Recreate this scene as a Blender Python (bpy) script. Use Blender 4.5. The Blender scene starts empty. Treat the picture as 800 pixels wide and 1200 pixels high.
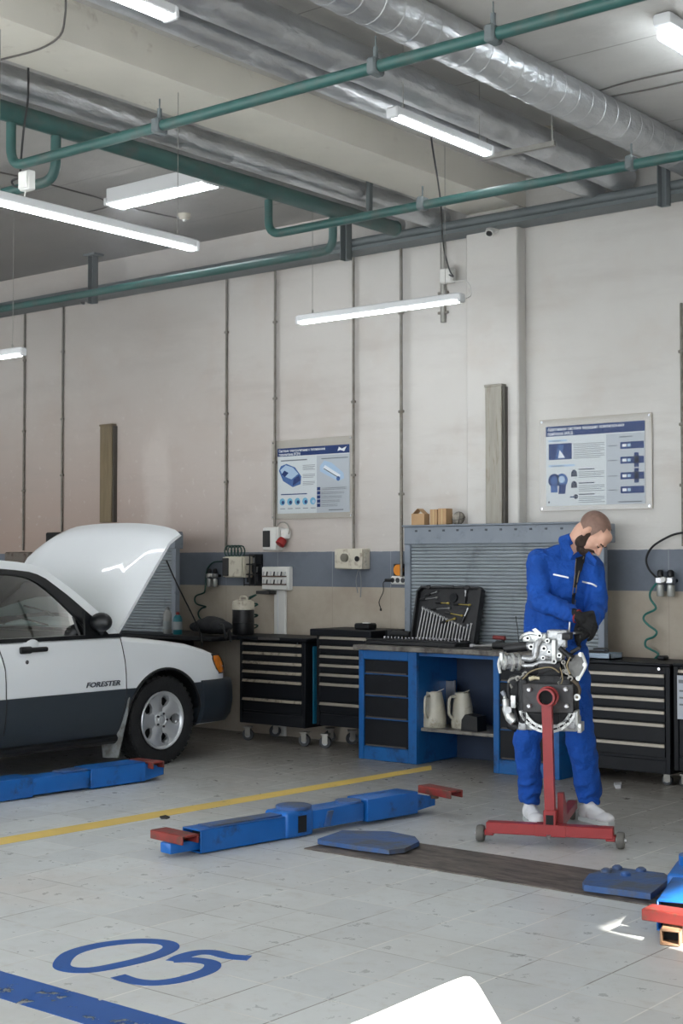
import bpy, bmesh, math, random
from mathutils import Matrix, Vector, Euler
random.seed(7)
PI = math.pi
SC = bpy.context.scene
COL = SC.collection
V = Vector

# ------------------------------------------------------------------ camera
TH = math.radians(39); FPX = 1680.0; PITCH = math.atan(60/FPX); CAMH = 1.5
cd = bpy.data.cameras.new('camera'); cam = bpy.data.objects.new('camera', cd); COL.objects.link(cam)
cam.location = (0, 0, CAMH)
cam.rotation_euler = (PI/2+PITCH, 0, TH)
cd.sensor_fit = 'VERTICAL'; cd.sensor_height = 36; cd.lens = FPX/1200*36
cd.clip_start = 0.05
SC.camera = cam
# ------------------------------------------------------------------ world, sun, exposure
SC.view_settings.view_transform = 'Standard'
SC.view_settings.look = 'None'
SC.view_settings.gamma = 1
SC.view_settings.use_curve_mapping = False
SC.view_settings.exposure = 0.0
world = bpy.data.worlds.new('sky'); SC.world = world; world.use_nodes = True
wn = world.node_tree; bg = wn.nodes['Background']
bg.inputs[0].default_value = (0.90, 0.95, 1.0, 1); bg.inputs[1].default_value = 4.0
sd = bpy.data.lights.new('sun', 'SUN'); so = bpy.data.objects.new('sun', sd); COL.objects.link(so)
sd.energy = 30; sd.angle = math.radians(0.6); sd.color = (1, .95, .86)
SUNDIR = V((-0.80, 0.18, -0.57)).normalized()      # travel direction, from the right through the added openings
so.rotation_euler = SUNDIR.to_track_quat('-Z', 'Y').to_euler()
so.location = (6, -2, 6)

# ------------------------------------------------------------------ pixel -> world points on real planes (800x1200 frame)
CW = 9.42          # y of the back wall
_f0 = V((-math.sin(TH), math.cos(TH), 0)); _R = V((math.cos(TH), math.sin(TH), 0)); _z = V((0, 0, 1))
_F = _f0*math.cos(PITCH) + _z*math.sin(PITCH); _U = -_f0*math.sin(PITCH) + _z*math.cos(PITCH)
def at(px, py, x=None, y=None, z=None):
    d = _F + _R*((px-400)/FPX) + _U*((600-py)/FPX)
    if x is not None: t = x/d.x
    elif y is not None: t = y/d.y
    else: t = (z-CAMH)/d.z
    return V((0, 0, CAMH)) + d*t
def fl(px, py): return at(px, py, z=0)
def wp(px, py, off=0.0): return at(px, py, y=CW-off)

# ------------------------------------------------------------------ materials
MATS = {}
def lin(c):
    return tuple((x/255/12.92 if x/255 <= .04045 else ((x/255+.055)/1.055)**2.4) for x in c)
def mat(name, rgb, rough=.5, metal=0.0, var=.0, vscale=6.0, bump=0.0, bscale=40.0, dirt=None, dscale=3.0, dth=.55, coat=0.0, emit=0, ecol=None, alpha=1, stretch=None, spec=None, bdist=.01):
    if name in MATS: return MATS[name]
    m = bpy.data.materials.new(name); m.use_nodes = True; MATS[name] = m
    nt = m.node_tree; N = nt.nodes; L = nt.links; b = N['Principled BSDF']
    col = (*lin(rgb), 1)
    b.inputs['Base Color'].default_value = col
    b.inputs['Roughness'].default_value = rough; b.inputs['Metallic'].default_value = metal
    b.inputs['Coat Weight'].default_value = coat
    if spec is not None: b.inputs['Specular IOR Level'].default_value = spec
    if alpha < 1: b.inputs['Alpha'].default_value = alpha
    if emit:
        b.inputs['Emission Color'].default_value = (*(ecol or (1, 1, 1)), 1); b.inputs['Emission Strength'].default_value = emit
    if var or bump or dirt:
        tc = N.new('ShaderNodeTexCoord'); src = tc.outputs['Object']
        if stretch:
            mp = N.new('ShaderNodeMapping'); mp.inputs['Scale'].default_value = stretch; L.new(src, mp.inputs['Vector']); src = mp.outputs['Vector']
    out = None
    if var:
        n = N.new('ShaderNodeTexNoise'); n.inputs['Scale'].default_value = vscale; n.inputs['Detail'].default_value = 6
        L.new(src, n.inputs['Vector'])
        r = N.new('ShaderNodeMapRange'); r.inputs[1].default_value = .3; r.inputs[2].default_value = .7
        r.inputs[3].default_value = 1-var; r.inputs[4].default_value = 1+var
        L.new(n.outputs['Fac'], r.inputs[0])
        mx = N.new('ShaderNodeVectorMath'); mx.operation = 'SCALE'; mx.inputs[0].default_value = col[:3]
        L.new(r.outputs[0], mx.inputs['Scale']); out = mx.outputs[0]
    if dirt:
        n = N.new('ShaderNodeTexNoise'); n.inputs['Scale'].default_value = dscale; n.inputs['Detail'].default_value = 8; n.inputs['Roughness'].default_value = .7
        L.new(src, n.inputs['Vector'])
        r = N.new('ShaderNodeMapRange'); r.inputs[1].default_value = dth-.06; r.inputs[2].default_value = dth+.1; L.new(n.outputs['Fac'], r.inputs[0])
        mx = N.new('ShaderNodeMix'); mx.data_type = 'RGBA'
        L.new(r.outputs[0], mx.inputs['Factor'])
        if out: L.new(out, mx.inputs['A'])
        else: mx.inputs['A'].default_value = col
        mx.inputs['B'].default_value = (*lin(dirt), 1); out = mx.outputs['Result']
    if out: L.new(out, b.inputs['Base Color'])
    if bump:
        n = N.new('ShaderNodeTexNoise'); n.inputs['Scale'].default_value = bscale; n.inputs['Detail'].default_value = 5
        L.new(src, n.inputs['Vector'])
        bp = N.new('ShaderNodeBump'); bp.inputs['Strength'].default_value = bump; bp.inputs['Distance'].default_value = bdist
        L.new(n.outputs['Fac'], bp.inputs['Height']); L.new(bp.outputs[0], b.inputs['Normal'])
    return m
def glass(name, rgb=(255, 255, 255), rough=0.0, ior=1.45):
    if name in MATS: return MATS[name]
    m = bpy.data.materials.new(name); m.use_nodes = True; MATS[name] = m
    nt = m.node_tree; N = nt.nodes; L = nt.links
    for n in list(N): N.remove(n)
    o = N.new('ShaderNodeOutputMaterial'); mx = N.new('ShaderNodeMixShader')
    t = N.new('ShaderNodeBsdfTransparent'); t.inputs[0].default_value = (*lin(rgb), 1)
    g = N.new('ShaderNodeBsdfGlossy'); g.inputs['Roughness'].default_value = rough
    fr = N.new('ShaderNodeFresnel'); fr.inputs[0].default_value = ior
    L.new(fr.outputs[0], mx.inputs[0]); L.new(t.outputs[0], mx.inputs[1]); L.new(g.outputs[0], mx.inputs[2]); L.new(mx.outputs[0], o.inputs[0])
    return m

# ------------------------------------------------------------------ mesh builder
WM = {}          # object name -> world matrix
def frame(loc, rz=0.0): return Matrix.Translation(V(loc)) @ Matrix.Rotation(rz, 4, 'Z')
def catmull(pts, n=6, closed=False):
    P = [V(p) for p in pts]
    if len(P) < 3: return P
    out = []; m = len(P)
    rng = range(m) if closed else range(m-1)
    for i in rng:
        if closed: p0, p1, p2, p3 = P[i-1], P[i], P[(i+1) % m], P[(i+2) % m]
        else: p0, p1, p2, p3 = P[max(i-1, 0)], P[i], P[i+1], P[min(i+2, m-1)]
        for k in range(n):
            t = k/n
            out.append(.5*((2*p1)+(-p0+p2)*t+(2*p0-5*p1+4*p2-p3)*t*t+(-p0+3*p1-3*p2+p3)*t**3))
    if not closed: out.append(P[-1])
    return out
def rmat(rot):
    if rot is None: return Matrix.Identity(4)
    if isinstance(rot, Matrix): return rot.to_4x4()
    return Euler(rot).to_matrix().to_4x4()
class MB:
    def __init__(s): s.bm = bmesh.new(); s.mats = []; s.cur = 0
    def m(s, mt):
        if mt not in s.mats: s.mats.append(mt)
        s.cur = s.mats.index(mt); return s
    def _fin(s, before):
        for f in s.bm.faces:
            if f not in before: f.material_index = s.cur
    def _faces(s, fs):
        for f in fs: f.material_index = s.cur
    def box(s, c, d, rot=None, bev=0.0, seg=1):
        g = bmesh.ops.create_cube(s.bm, size=1)
        M_ = Matrix.Translation(V(c)) @ rmat(rot) @ Matrix.Diagonal((d[0], d[1], d[2], 1))
        bmesh.ops.transform(s.bm, matrix=M_, verts=g['verts'])
        fs = set(f for v in g['verts'] for f in v.link_faces); s._faces(fs)
        if bev > 0:
            bev = min(bev, .49*min(d))
            es = list(set(e for v in g['verts'] for e in v.link_edges))
            r = bmesh.ops.bevel(s.bm, geom=es, offset=bev, segments=seg, affect='EDGES', profile=.5, clamp_overlap=True)
            s._faces(r['faces'])
        return s
    def bx(s, x0, x1, y0, y1, z0, z1, bev=0.0, rot=None, seg=1):
        return s.box(((x0+x1)/2, (y0+y1)/2, (z0+z1)/2), (abs(x1-x0), abs(y1-y0), abs(z1-z0)), rot, bev, seg)
    def ring_loft(s, rings, cap=True, closed=True):
        rs = [[s.bm.verts.new(p) for p in r] for r in rings]; fs = []
        n = len(rings[0])
        for a, b in zip(rs[:-1], rs[1:]):
            for i in range(n if closed else n-1):
                j = (i+1) % n
                try: fs.append(s.bm.faces.new((a[i], a[j], b[j], b[i])))
                except ValueError: pass
        if cap and closed:
            try: fs.append(s.bm.faces.new(rs[0][::-1])); fs.append(s.bm.faces.new(rs[-1]))
            except ValueError: pass
        s._faces(fs)
        return s
    def cyl(s, p0, p1, r0, r1=None, seg=16, cap=True):
        p0, p1 = V(p0), V(p1); r1 = r0 if r1 is None else r1
        q = (p1-p0).to_track_quat('Z', 'Y')
        def R(c, r): return [c+q @ V((r*math.cos(2*PI*i/seg), r*math.sin(2*PI*i/seg), 0)) for i in range(seg)]
        s.ring_loft([R(p0, max(r0, 1e-4)), R(p1, max(r1, 1e-4))], cap); return s
    def lathe(s, prof, c, axis=(0, 0, 1), seg=24, cap=True):
        q = V(axis).to_track_quat('Z', 'Y'); c = V(c)
        s.ring_loft([[c+q @ V((r*math.cos(2*PI*i/seg), r*math.sin(2*PI*i/seg), h)) for i in range(seg)] for r, h in [(max(a, 1e-4), b) for a, b in prof]], cap); return s
    def tube(s, pts, r, seg=8, smooth=0, closed=False, cap=True, flat=1.0):
        P = catmull(pts, smooth, closed) if smooth else [V(p) for p in pts]
        n = len(P); rad = r if isinstance(r, (list, tuple)) else None
        T = []
        for i in range(n):
            a = P[i-1] if (i > 0 or closed) else P[i]; b = P[(i+1) % n] if (i < n-1 or closed) else P[i]
            t = (b-a); T.append(t.normalized() if t.length > 1e-9 else V((0, 0, 1)))
        up = V((0, 0, 1)) if abs(T[0].z) < .9 else V((1, 0, 0))
        nrm = (up - T[0]*up.dot(T[0])).normalized(); rings = []
        for i in range(n):
            nrm = nrm - T[i]*nrm.dot(T[i])
            if nrm.length < 1e-6: nrm = T[i].orthogonal()
            nrm.normalize(); bn = T[i].cross(nrm)
            rr = (rad[int(i*(len(rad)-1)/max(n-1, 1))] if rad else r)
            rings.append([P[i]+nrm*rr*flat*math.cos(2*PI*k/seg)+bn*rr*math.sin(2*PI*k/seg) for k in range(seg)])
        if closed: rings.append(rings[0])
        s.ring_loft(rings, cap and not closed); return s
    def prism(s, pts, vec):
        P = [V(p) for p in pts]; v = V(vec)
        s.ring_loft([P, [p+v for p in P]], True); return s
    def sph(s, c, r, rot=None, seg=16, rings=10):
        r = (r, r, r) if not isinstance(r, (tuple, list)) else r
        g = bmesh.ops.create_uvsphere(s.bm, u_segments=seg, v_segments=rings, radius=1)
        bmesh.ops.transform(s.bm, matrix=Matrix.Translation(V(c)) @ rmat(rot) @ Matrix.Diagonal((*r, 1)), verts=g['verts'])
        s._faces(set(f for v in g['verts'] for f in v.link_faces)); return s
    def cone(s, p0, r0, p1, r1, seg=14):      # capsule with two radii
        p0, p1 = V(p0), V(p1)
        s.cyl(p0, p1, r0, r1, seg); s.sph(p0, r0, seg=seg, rings=8); s.sph(p1, r1, seg=seg, rings=8); return s
    def quad(s, a, b, c, d):
        f = s.bm.faces.new([s.bm.verts.new(V(p)) for p in (a, b, c, d)]); f.material_index = s.cur; return s
    def face(s, pts):
        f = s.bm.faces.new([s.bm.verts.new(V(p)) for p in pts]); f.material_index = s.cur; return s
    def text(s, body, size, M_, depth=.001, font_scale=(1, 1), align='LEFT', bold=0.0):
        cu = bpy.data.curves.new('t', 'FONT'); cu.body = body; cu.size = size; cu.extrude = depth; cu.align_x = align; cu.offset = bold; cu.resolution_u = 2
        ob = bpy.data.objects.new('t', cu); COL.objects.link(ob)
        dg = bpy.context.evaluated_depsgraph_get(); me = bpy.data.meshes.new_from_object(ob.evaluated_get(dg))
        me.transform(M_ @ Matrix.Diagonal((font_scale[0], font_scale[1], 1, 1)))
        n0 = len(s.bm.faces); s.bm.from_mesh(me); s.bm.faces.ensure_lookup_table()
        for f in list(s.bm.faces)[n0:]: f.material_index = s.cur
        bpy.data.objects.remove(ob); bpy.data.curves.remove(cu); bpy.data.meshes.remove(me); return s
    def xf(s, M_):
        bmesh.ops.transform(s.bm, matrix=M_, verts=s.bm.verts[:]); return s
    def build(s, name, mt=None, parent=None, world=False, smooth=True, ang=38, origin=None, clean=False):
        """parent given: vertices are in the parent's frame, or world when world=True.  No parent: world."""
        bm = s.bm
        if clean: bmesh.ops.remove_doubles(bm, verts=bm.verts[:], dist=1e-5)
        bmesh.ops.recalc_face_normals(bm, faces=bm.faces[:])
        me = bpy.data.meshes.new(name)
        if parent is not None:
            if world: bm.transform(WM[parent.name].inverted())
            M0 = Matrix.Identity(4); W = WM[parent.name].copy()
        else:
            xs = [v.co for v in bm.verts]
            o = V(origin) if origin is not None else V(((min(p.x for p in xs)+max(p.x for p in xs))/2, (min(p.y for p in xs)+max(p.y for p in xs))/2, min(p.z for p in xs)))
            M0 = Matrix.Translation(o); bm.transform(M0.inverted()); W = M0
        bm.to_mesh(me); bm.free()
        if smooth:
            for p in me.polygons: p.use_smooth = True
            me.set_sharp_from_angle(angle=math.radians(ang))
        if s.mats:
            for q in s.mats: me.materials.append(q)
        else: me.materials.append(mt)
        ob = bpy.data.objects.new(name, me); COL.objects.link(ob)
        if parent is not None: ob.parent = parent
        else: ob.matrix_world = M0
        WM[ob.name] = W
        return ob
def tag(o, label, cat=None, group=None):
    o['label'] = label
    if cat: o['category'] = cat
    if group: o['group'] = group
    return o
def thing(name, label, cat, loc=(0, 0, 0), rz=0.0, group=None):
    o = bpy.data.objects.new(name, None); o.empty_display_size = .1; COL.objects.link(o)
    o.location = loc; o.rotation_euler = (0, 0, rz); WM[o.name] = frame(loc, rz)
    return tag(o, label, cat, group)
def struct(o): o['kind'] = 'structure'; return o
def dup(root, loc, rz=0.0, label=None, group=None):
    def cp(o, par):
        c = o.copy(); COL.objects.link(c)
        if par is not None: c.parent = par
        for ch in [x for x in KIDS.get(o.name, [])]: cp(ch, c)
        return c
    r = cp(root, None); r.location = loc; r.rotation_euler = (0, 0, rz); WM[r.name] = frame(loc, rz)
    if label: r['label'] = label
    if group: r['group'] = group
    return r
KIDS = {}
def kids(root):
    def rec(o):
        KIDS[o.name] = [c for c in COL.objects if c.parent == o]
        for c in KIDS[o.name]: rec(c)
    rec(root)
def apply_mods(o):
    dg = bpy.context.evaluated_depsgraph_get(); dg.update()
    me = bpy.data.meshes.new_from_object(o.evaluated_get(dg)); old = o.data; o.modifiers.clear(); o.data = me; bpy.data.meshes.remove(old)
def cut(o, cutters):
    for c in cutters:
        md = o.modifiers.new('cut', 'BOOLEAN'); md.operation = 'DIFFERENCE'; md.solver = 'EXACT'; md.object = c
    bpy.context.view_layer.update(); apply_mods(o)
    for p in o.data.polygons: p.use_smooth = True
    o.data.set_sharp_from_angle(angle=math.radians(35))
def drop(os):
    for c in os: bpy.data.objects.remove(c)
def organic(mb, name, mt, parent, voxel=.01, smooth=4, world=False, disp=0.0, dsize=.1, dtype='CLOUDS'):
    o = mb.build(name, mt, parent, world)
    r = o.modifiers.new('r', 'REMESH'); r.mode = 'VOXEL'; r.voxel_size = voxel; r.use_smooth_shade = True
    if smooth:
        sm = o.modifiers.new('s', 'SMOOTH'); sm.iterations = smooth; sm.factor = .5
    if disp:
        tx = bpy.data.textures.new(name+'_fold', dtype); tx.noise_scale = dsize
        if dtype == 'CLOUDS': tx.noise_depth = 1
        d = o.modifiers.new('d', 'DISPLACE'); d.texture = tx; d.strength = disp; d.mid_level = .5; d.texture_coords = 'LOCAL'
    bpy.context.view_layer.update(); apply_mods(o)
    for p in o.data.polygons: p.use_smooth = True
    if not o.data.materials: o.data.materials.append(mt)
    return o
# ================================================================== common materials
def nodes(name):
    m = bpy.data.materials.new(name); m.use_nodes = True; return m, m.node_tree.nodes, m.node_tree.links, m.node_tree.nodes['Principled BSDF']
def noise(N, L, vec, scale, detail=5, rough=.6):
    n = N.new('ShaderNodeTexNoise'); n.inputs['Scale'].default_value = scale; n.inputs['Detail'].default_value = detail; n.inputs['Roughness'].default_value = rough
    L.new(vec, n.inputs['Vector']); return n.outputs['Fac']
def rng(N, L, v, a, b, c=0.0, d=1.0):
    r = N.new('ShaderNodeMapRange'); r.inputs[1].default_value = a; r.inputs[2].default_value = b; r.inputs[3].default_value = c; r.inputs[4].default_value = d
    L.new(v, r.inputs[0]); return r.outputs[0]
def mixc(N, L, f, a, b, mode='MIX'):
    mx = N.new('ShaderNodeMix'); mx.data_type = 'RGBA'; mx.blend_type = mode
    if isinstance(f, float): mx.inputs['Factor'].default_value = f
    else: L.new(f, mx.inputs['Factor'])
    for k, x in (('A', a), ('B', b)):
        if isinstance(x, tuple): mx.inputs[k].default_value = (*x, 1)
        else: L.new(x, mx.inputs[k])
    return mx.outputs['Result']
def math_(N, L, op, a, b=0.0):
    n = N.new('ShaderNodeMath'); n.operation = op
    for i, x in enumerate((a, b)):
        if isinstance(x, (int, float)): n.inputs[i].default_value = x
        else: L.new(x, n.inputs[i])
    return n.outputs[0]
Z1, Z2 = 1.598, 1.30     # painted band on the wall
def wall_mat():
    m, N, L, b = nodes('painted_wall')
    g = N.new('ShaderNodeNewGeometry'); sp = N.new('ShaderNodeSeparateXYZ'); L.new(g.outputs['Position'], sp.inputs[0]); P = g.outputs['Position']
    big = noise(N, L, P, .55, 4); med = noise(N, L, P, 2.2, 6, .65); fine = noise(N, L, P, 14, 4)
    up = mixc(N, L, rng(N, L, big, .35, .65), lin((209, 207, 203)), lin((199, 196, 191)))
    up = mixc(N, L, math_(N, L, 'MULTIPLY', rng(N, L, med, .52, .74), .4), up, lin((192, 180, 170)))
    # warm, browner paint lower down and towards the far (left) bays
    lx = rng(N, L, sp.outputs['X'], -6.2, -10.5); lz = rng(N, L, sp.outputs['Z'], 3.4, 1.7)
    warm = math_(N, L, 'MULTIPLY', lx, math_(N, L, 'ADD', math_(N, L, 'MULTIPLY', lz, .75), .25))
    up = mixc(N, L, warm, up, lin((170, 150, 139)))
    up = mixc(N, L, math_(N, L, 'MULTIPLY', rng(N, L, fine, .62, .7), .25), up, lin((218, 216, 212)))
    # old pale repair patches in the plaster
    for (px, py, kx, kz, am) in ((183, 575, 3.6, 1.15, .55), (300, 628, 2.6, 2.6, .5), (345, 620, 1.6, 4.0, .35)):
        c0 = wp(px, py); sb = N.new('ShaderNodeVectorMath'); sb.operation = 'SUBTRACT'; L.new(P, sb.inputs[0]); sb.inputs[1].default_value = c0
        ml = N.new('ShaderNodeVectorMath'); ml.operation = 'MULTIPLY'; L.new(sb.outputs[0], ml.inputs[0]); ml.inputs[1].default_value = (kx, .5, kz)
        ln = N.new('ShaderNodeVectorMath'); ln.operation = 'LENGTH'; L.new(ml.outputs[0], ln.inputs[0])
        dd_ = math_(N, L, 'ADD', ln.outputs['Value'], math_(N, L, 'MULTIPLY', math_(N, L, 'SUBTRACT', med, .5), 1.1))
        up = mixc(N, L, rng(N, L, dd_, .85, .45, 0, am), up, lin((206, 197, 190)))
    # long soft plaster streaks
    mp = N.new('ShaderNodeMapping'); mp.inputs['Scale'].default_value = (.35, 1, 2.5); L.new(P, mp.inputs['Vector'])
    st = noise(N, L, mp.outputs[0], 1.6, 6, .7); up = mixc(N, L, math_(N, L, 'MULTIPLY', rng(N, L, st, .5, .75), .4), up, lin((166, 158, 152)))
    blue = mixc(N, L, rng(N, L, med, .4, .7), lin((112, 119, 130)), lin((96, 103, 114)))
    low = mixc(N, L, rng(N, L, med, .35, .7), lin((182, 174, 160)), lin((164, 152, 137)))
    sx = math_(N, L, 'FRACT', math_(N, L, 'DIVIDE', math_(N, L, 'ADD', sp.outputs['X'], 20.13), .62)); seam = math_(N, L, 'LESS_THAN', sx, .008)
    low = mixc(N, L, math_(N, L, 'MULTIPLY', seam, .6), low, lin((150, 140, 128))); blue = mixc(N, L, math_(N, L, 'MULTIPLY', seam, .5), blue, lin((170, 172, 172)))
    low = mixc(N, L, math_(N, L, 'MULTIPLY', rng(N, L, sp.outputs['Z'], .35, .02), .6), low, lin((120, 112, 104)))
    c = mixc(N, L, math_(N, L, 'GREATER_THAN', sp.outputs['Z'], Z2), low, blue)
    wob = math_(N, L, 'ADD', sp.outputs['Z'], math_(N, L, 'MULTIPLY', fine, .01))
    c = mixc(N, L, math_(N, L, 'GREATER_THAN', wob, Z1+.005), c, up)
    L.new(c, b.inputs['Base Color']); b.inputs['Roughness'].default_value = .75
    bp = N.new('ShaderNodeBump'); bp.inputs['Strength'].default_value = .25; bp.inputs['Distance'].default_value = .03; L.new(med, bp.inputs['Height']); L.new(bp.outputs[0], b.inputs['Normal'])
    return m
def floor_mat():
    m, N, L, b = nodes('tiled_floor')
    g = N.new('ShaderNodeNewGeometry'); P = g.outputs['Position']; sp = N.new('ShaderNodeSeparateXYZ'); L.new(P, sp.inputs[0])
    T = .3005
    tx = math_(N, L, 'DIVIDE', math_(N, L, 'ADD', sp.outputs['X'], 2.27+T*60), T); ty = math_(N, L, 'DIVIDE', math_(N, L, 'ADD', sp.outputs['Y'], -4.445+T*60), T)
    fx, fy = math_(N, L, 'FRACT', tx), math_(N, L, 'FRACT', ty)
    cx, cy = math_(N, L, 'FLOOR', tx), math_(N, L, 'FLOOR', ty)
    cb = N.new('ShaderNodeCombineXYZ'); L.new(cx, cb.inputs[0]); L.new(cy, cb.inputs[1])
    wn_ = N.new('ShaderNodeTexWhiteNoise'); L.new(cb.outputs[0], wn_.inputs['Vector'])
    med = noise(N, L, P, 1.1, 6, .62); fine = noise(N, L, P, 9, 7, .7); sp2 = noise(N, L, P, 26, 3, .5)
    c = mixc(N, L, wn_.outputs['Value'], lin((214, 218, 218)), lin((200, 204, 205)))
    c = mixc(N, L, math_(N, L, 'MULTIPLY', rng(N, L, med, .42, .68), .55), c, lin((188, 187, 182)))
    c = mixc(N, L, math_(N, L, 'MULTIPLY', rng(N, L, fine, .55, .75), .5), c, lin((182, 176, 166)))
    pink = noise(N, L, P, .8, 3); c = mixc(N, L, math_(N, L, 'MULTIPLY', rng(N, L, pink, .55, .7), .35), c, lin((218, 206, 196)))
    # oily grime trodden in towards the benches
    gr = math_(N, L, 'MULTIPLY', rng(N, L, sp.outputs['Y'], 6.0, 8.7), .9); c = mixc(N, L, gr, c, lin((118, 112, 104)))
    c = mixc(N, L, math_(N, L, 'MULTIPLY', rng(N, L, sp2, .745, .76), .7), c, lin((60, 54, 48)))
    def line(f, w):
        return math_(N, L, 'MAXIMUM', math_(N, L, 'LESS_THAN', f, w), math_(N, L, 'GREATER_THAN', f, 1-w))
    ga = line(fx, .011); gb = line(fy, .010)
    gn = rng(N, L, noise(N, L, P, 1.7, 3), .45, .6)
    gc = mixc(N, L, gn, lin((240, 238, 232)), lin((84, 74, 64)))
    c = mixc(N, L, math_(N, L, 'MULTIPLY', ga, .75), c, gc)
    c = mixc(N, L, math_(N, L, 'MULTIPLY', gb, .7), c, mixc(N, L, rng(N, L, noise(N, L, P, 1.1, 3), .42, .58), lin((232, 230, 224)), lin((90, 82, 72))))
    L.new(c, b.inputs['Base Color'])
    L.new(rng(N, L, fine, .3, .7, .22, .5), b.inputs['Roughness'])
    bp = N.new('ShaderNodeBump'); bp.inputs['Strength'].default_value = .3; bp.inputs['Distance'].default_value = .003
    hh = math_(N, L, 'SUBTRACT', math_(N, L, 'MULTIPLY', fine, .4), math_(N, L, 'MAXIMUM', ga, gb)); L.new(hh, bp.inputs['Height']); L.new(bp.outputs[0], b.inputs['Normal'])
    return m
def ceil_mat():
    m, N, L, b = nodes('ceiling_concrete')
    g = N.new('ShaderNodeNewGeometry'); P = g.outputs['Position']; sp = N.new('ShaderNodeSeparateXYZ'); L.new(P, sp.inputs[0])
    med = noise(N, L, P, 1.3, 6, .6); fine = noise(N, L, P, 12, 6, .7)
    c = mixc(N, L, rng(N, L, med, .35, .7), lin((196, 194, 190)), lin((172, 170, 167)))
    c = mixc(N, L, math_(N, L, 'MULTIPLY', rng(N, L, fine, .62, .72), .35), c, lin((150, 142, 134)))
    fx = math_(N, L, 'FRACT', math_(N, L, 'DIVIDE', math_(N, L, 'ADD', sp.outputs['X'], 30.3), 1.2)); fy = math_(N, L, 'FRACT', math_(N, L, 'DIVIDE', math_(N, L, 'ADD', sp.outputs['Y'], 30.2), 1.5))
    wv = math_(N, L, 'MULTIPLY', noise(N, L, P, 3, 3), .02)
    sy = math_(N, L, 'LESS_THAN', math_(N, L, 'ADD', fy, wv), .018)
    c = mixc(N, L, math_(N, L, 'MULTIPLY', sy, .55), c, lin((96, 90, 84)))
    # slab turns darker towards the far left bays
    c = mixc(N, L, math_(N, L, 'MULTIPLY', rng(N, L, sp.outputs['X'], -6.5, -9.5), .75), c, lin((122, 118, 114)))
    L.new(c, b.inputs['Base Color']); b.inputs['Roughness'].default_value = .8
    bp = N.new('ShaderNodeBump'); bp.inputs['Strength'].default_value = .3; bp.inputs['Distance'].default_value = .02; L.new(fine, bp.inputs['Height']); L.new(bp.outputs[0], b.inputs['Normal'])
    return m
MW = wall_mat(); MF = floor_mat(); MC = ceil_mat()
MBEAM = mat('beam_plaster', (222, 218, 207), .75, var=.05, vscale=3, bump=.2, bscale=10, dirt=(178, 168, 156), dscale=6, dth=.66)
MSIDE = mat('side_plaster', (190, 186, 180), .8, var=.06, vscale=2)
MGREEN = mat('green_paint_steel', (38, 80, 76), .45, var=.12, vscale=8, dirt=(66, 78, 74), dscale=5, dth=.55)
MGREY = mat('grey_paint_steel', (92, 100, 102), .5, var=.12, vscale=6)
MDUCT = mat('foil_duct', (200, 202, 205), .36, .85, var=.16, vscale=7, bump=1.0, bscale=13, bdist=.02, stretch=(1, .5, 1))
MGALV = mat('galvanised', (150, 148, 142), .45, .6, var=.15, vscale=20)
MCOND = mat('conduit_steel', (122, 118, 110), .5, .5, var=.2, vscale=25, dirt=(96, 84, 70), dscale=10, dth=.55)
MWHITEP = mat('white_plastic', (222, 222, 218), .5, dirt=(170, 160, 148), dscale=20, dth=.68)
MBLACK = mat('black_plastic', (22, 23, 26), .45)
MDARK = mat('black_lacquer', (14, 17, 23), .5, var=.2, vscale=10, dirt=(34, 35, 38), dscale=14, dth=.67, spec=.3)
MRUB = mat('rubber', (24, 24, 26), .8)
MCHR = mat('chrome', (205, 205, 208), .18, 1.0)
MSTEEL = mat('steel', (178, 178, 180), .32, .9, var=.1, vscale=30)
MTUBE = mat('tube_glow', (255, 255, 255), .4, emit=26, ecol=(.93, .97, 1.0))
MCABLE = mat('black_cable', (28, 28, 30), .6)

# ================================================================== the room
XL, XR, YF, ZC = -15.5, 2.6, -2.2, 4.47
struct(MB().bx(XL, XR, YF-4, CW+.3, -.2, 0).build('floor', MF, smooth=False))
struct(MB().bx(XL, XR+.3, YF, CW+.3, ZC, ZC+.25).build('ceiling', MC, smooth=False))
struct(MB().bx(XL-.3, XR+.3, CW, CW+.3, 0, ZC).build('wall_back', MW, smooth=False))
struct(MB().bx(XL-.3, XL, YF, CW, 0, ZC).build('wall_left', MSIDE, smooth=False))
# right wall, two openings added to aim the sun; open front with its header
w = MB(); Za, Zb = 3.2, 4.09
w.bx(XR, XR+.25, YF, CW, 0, Za); w.bx(XR, XR+.25, YF, CW, Zb, ZC)
for y0_, y1_ in ((YF, .3), (1.75, 4.0), (5.3, CW)): w.bx(XR, XR+.25, y0_, y1_, Za, Zb)
struct(w.build('wall_right', MSIDE, smooth=False))
struct(MB().bx(XL, XR+.25, YF-.25, YF, 3.9, ZC).build('wall_front', MSIDE, smooth=False))
def P2(px): return wp(px, 500).x
# pilaster and beam
pxr, pxl = P2(617), P2(556)
struct(MB().bx(pxl, pxr, CW-.12, CW, 0, 4.24, bev=.012).build('trim_1', MW))
struct(MB().bx(pxl, pxr, YF, CW, 4.24, ZC).build('trim_2', MBEAM, smooth=False))

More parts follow.
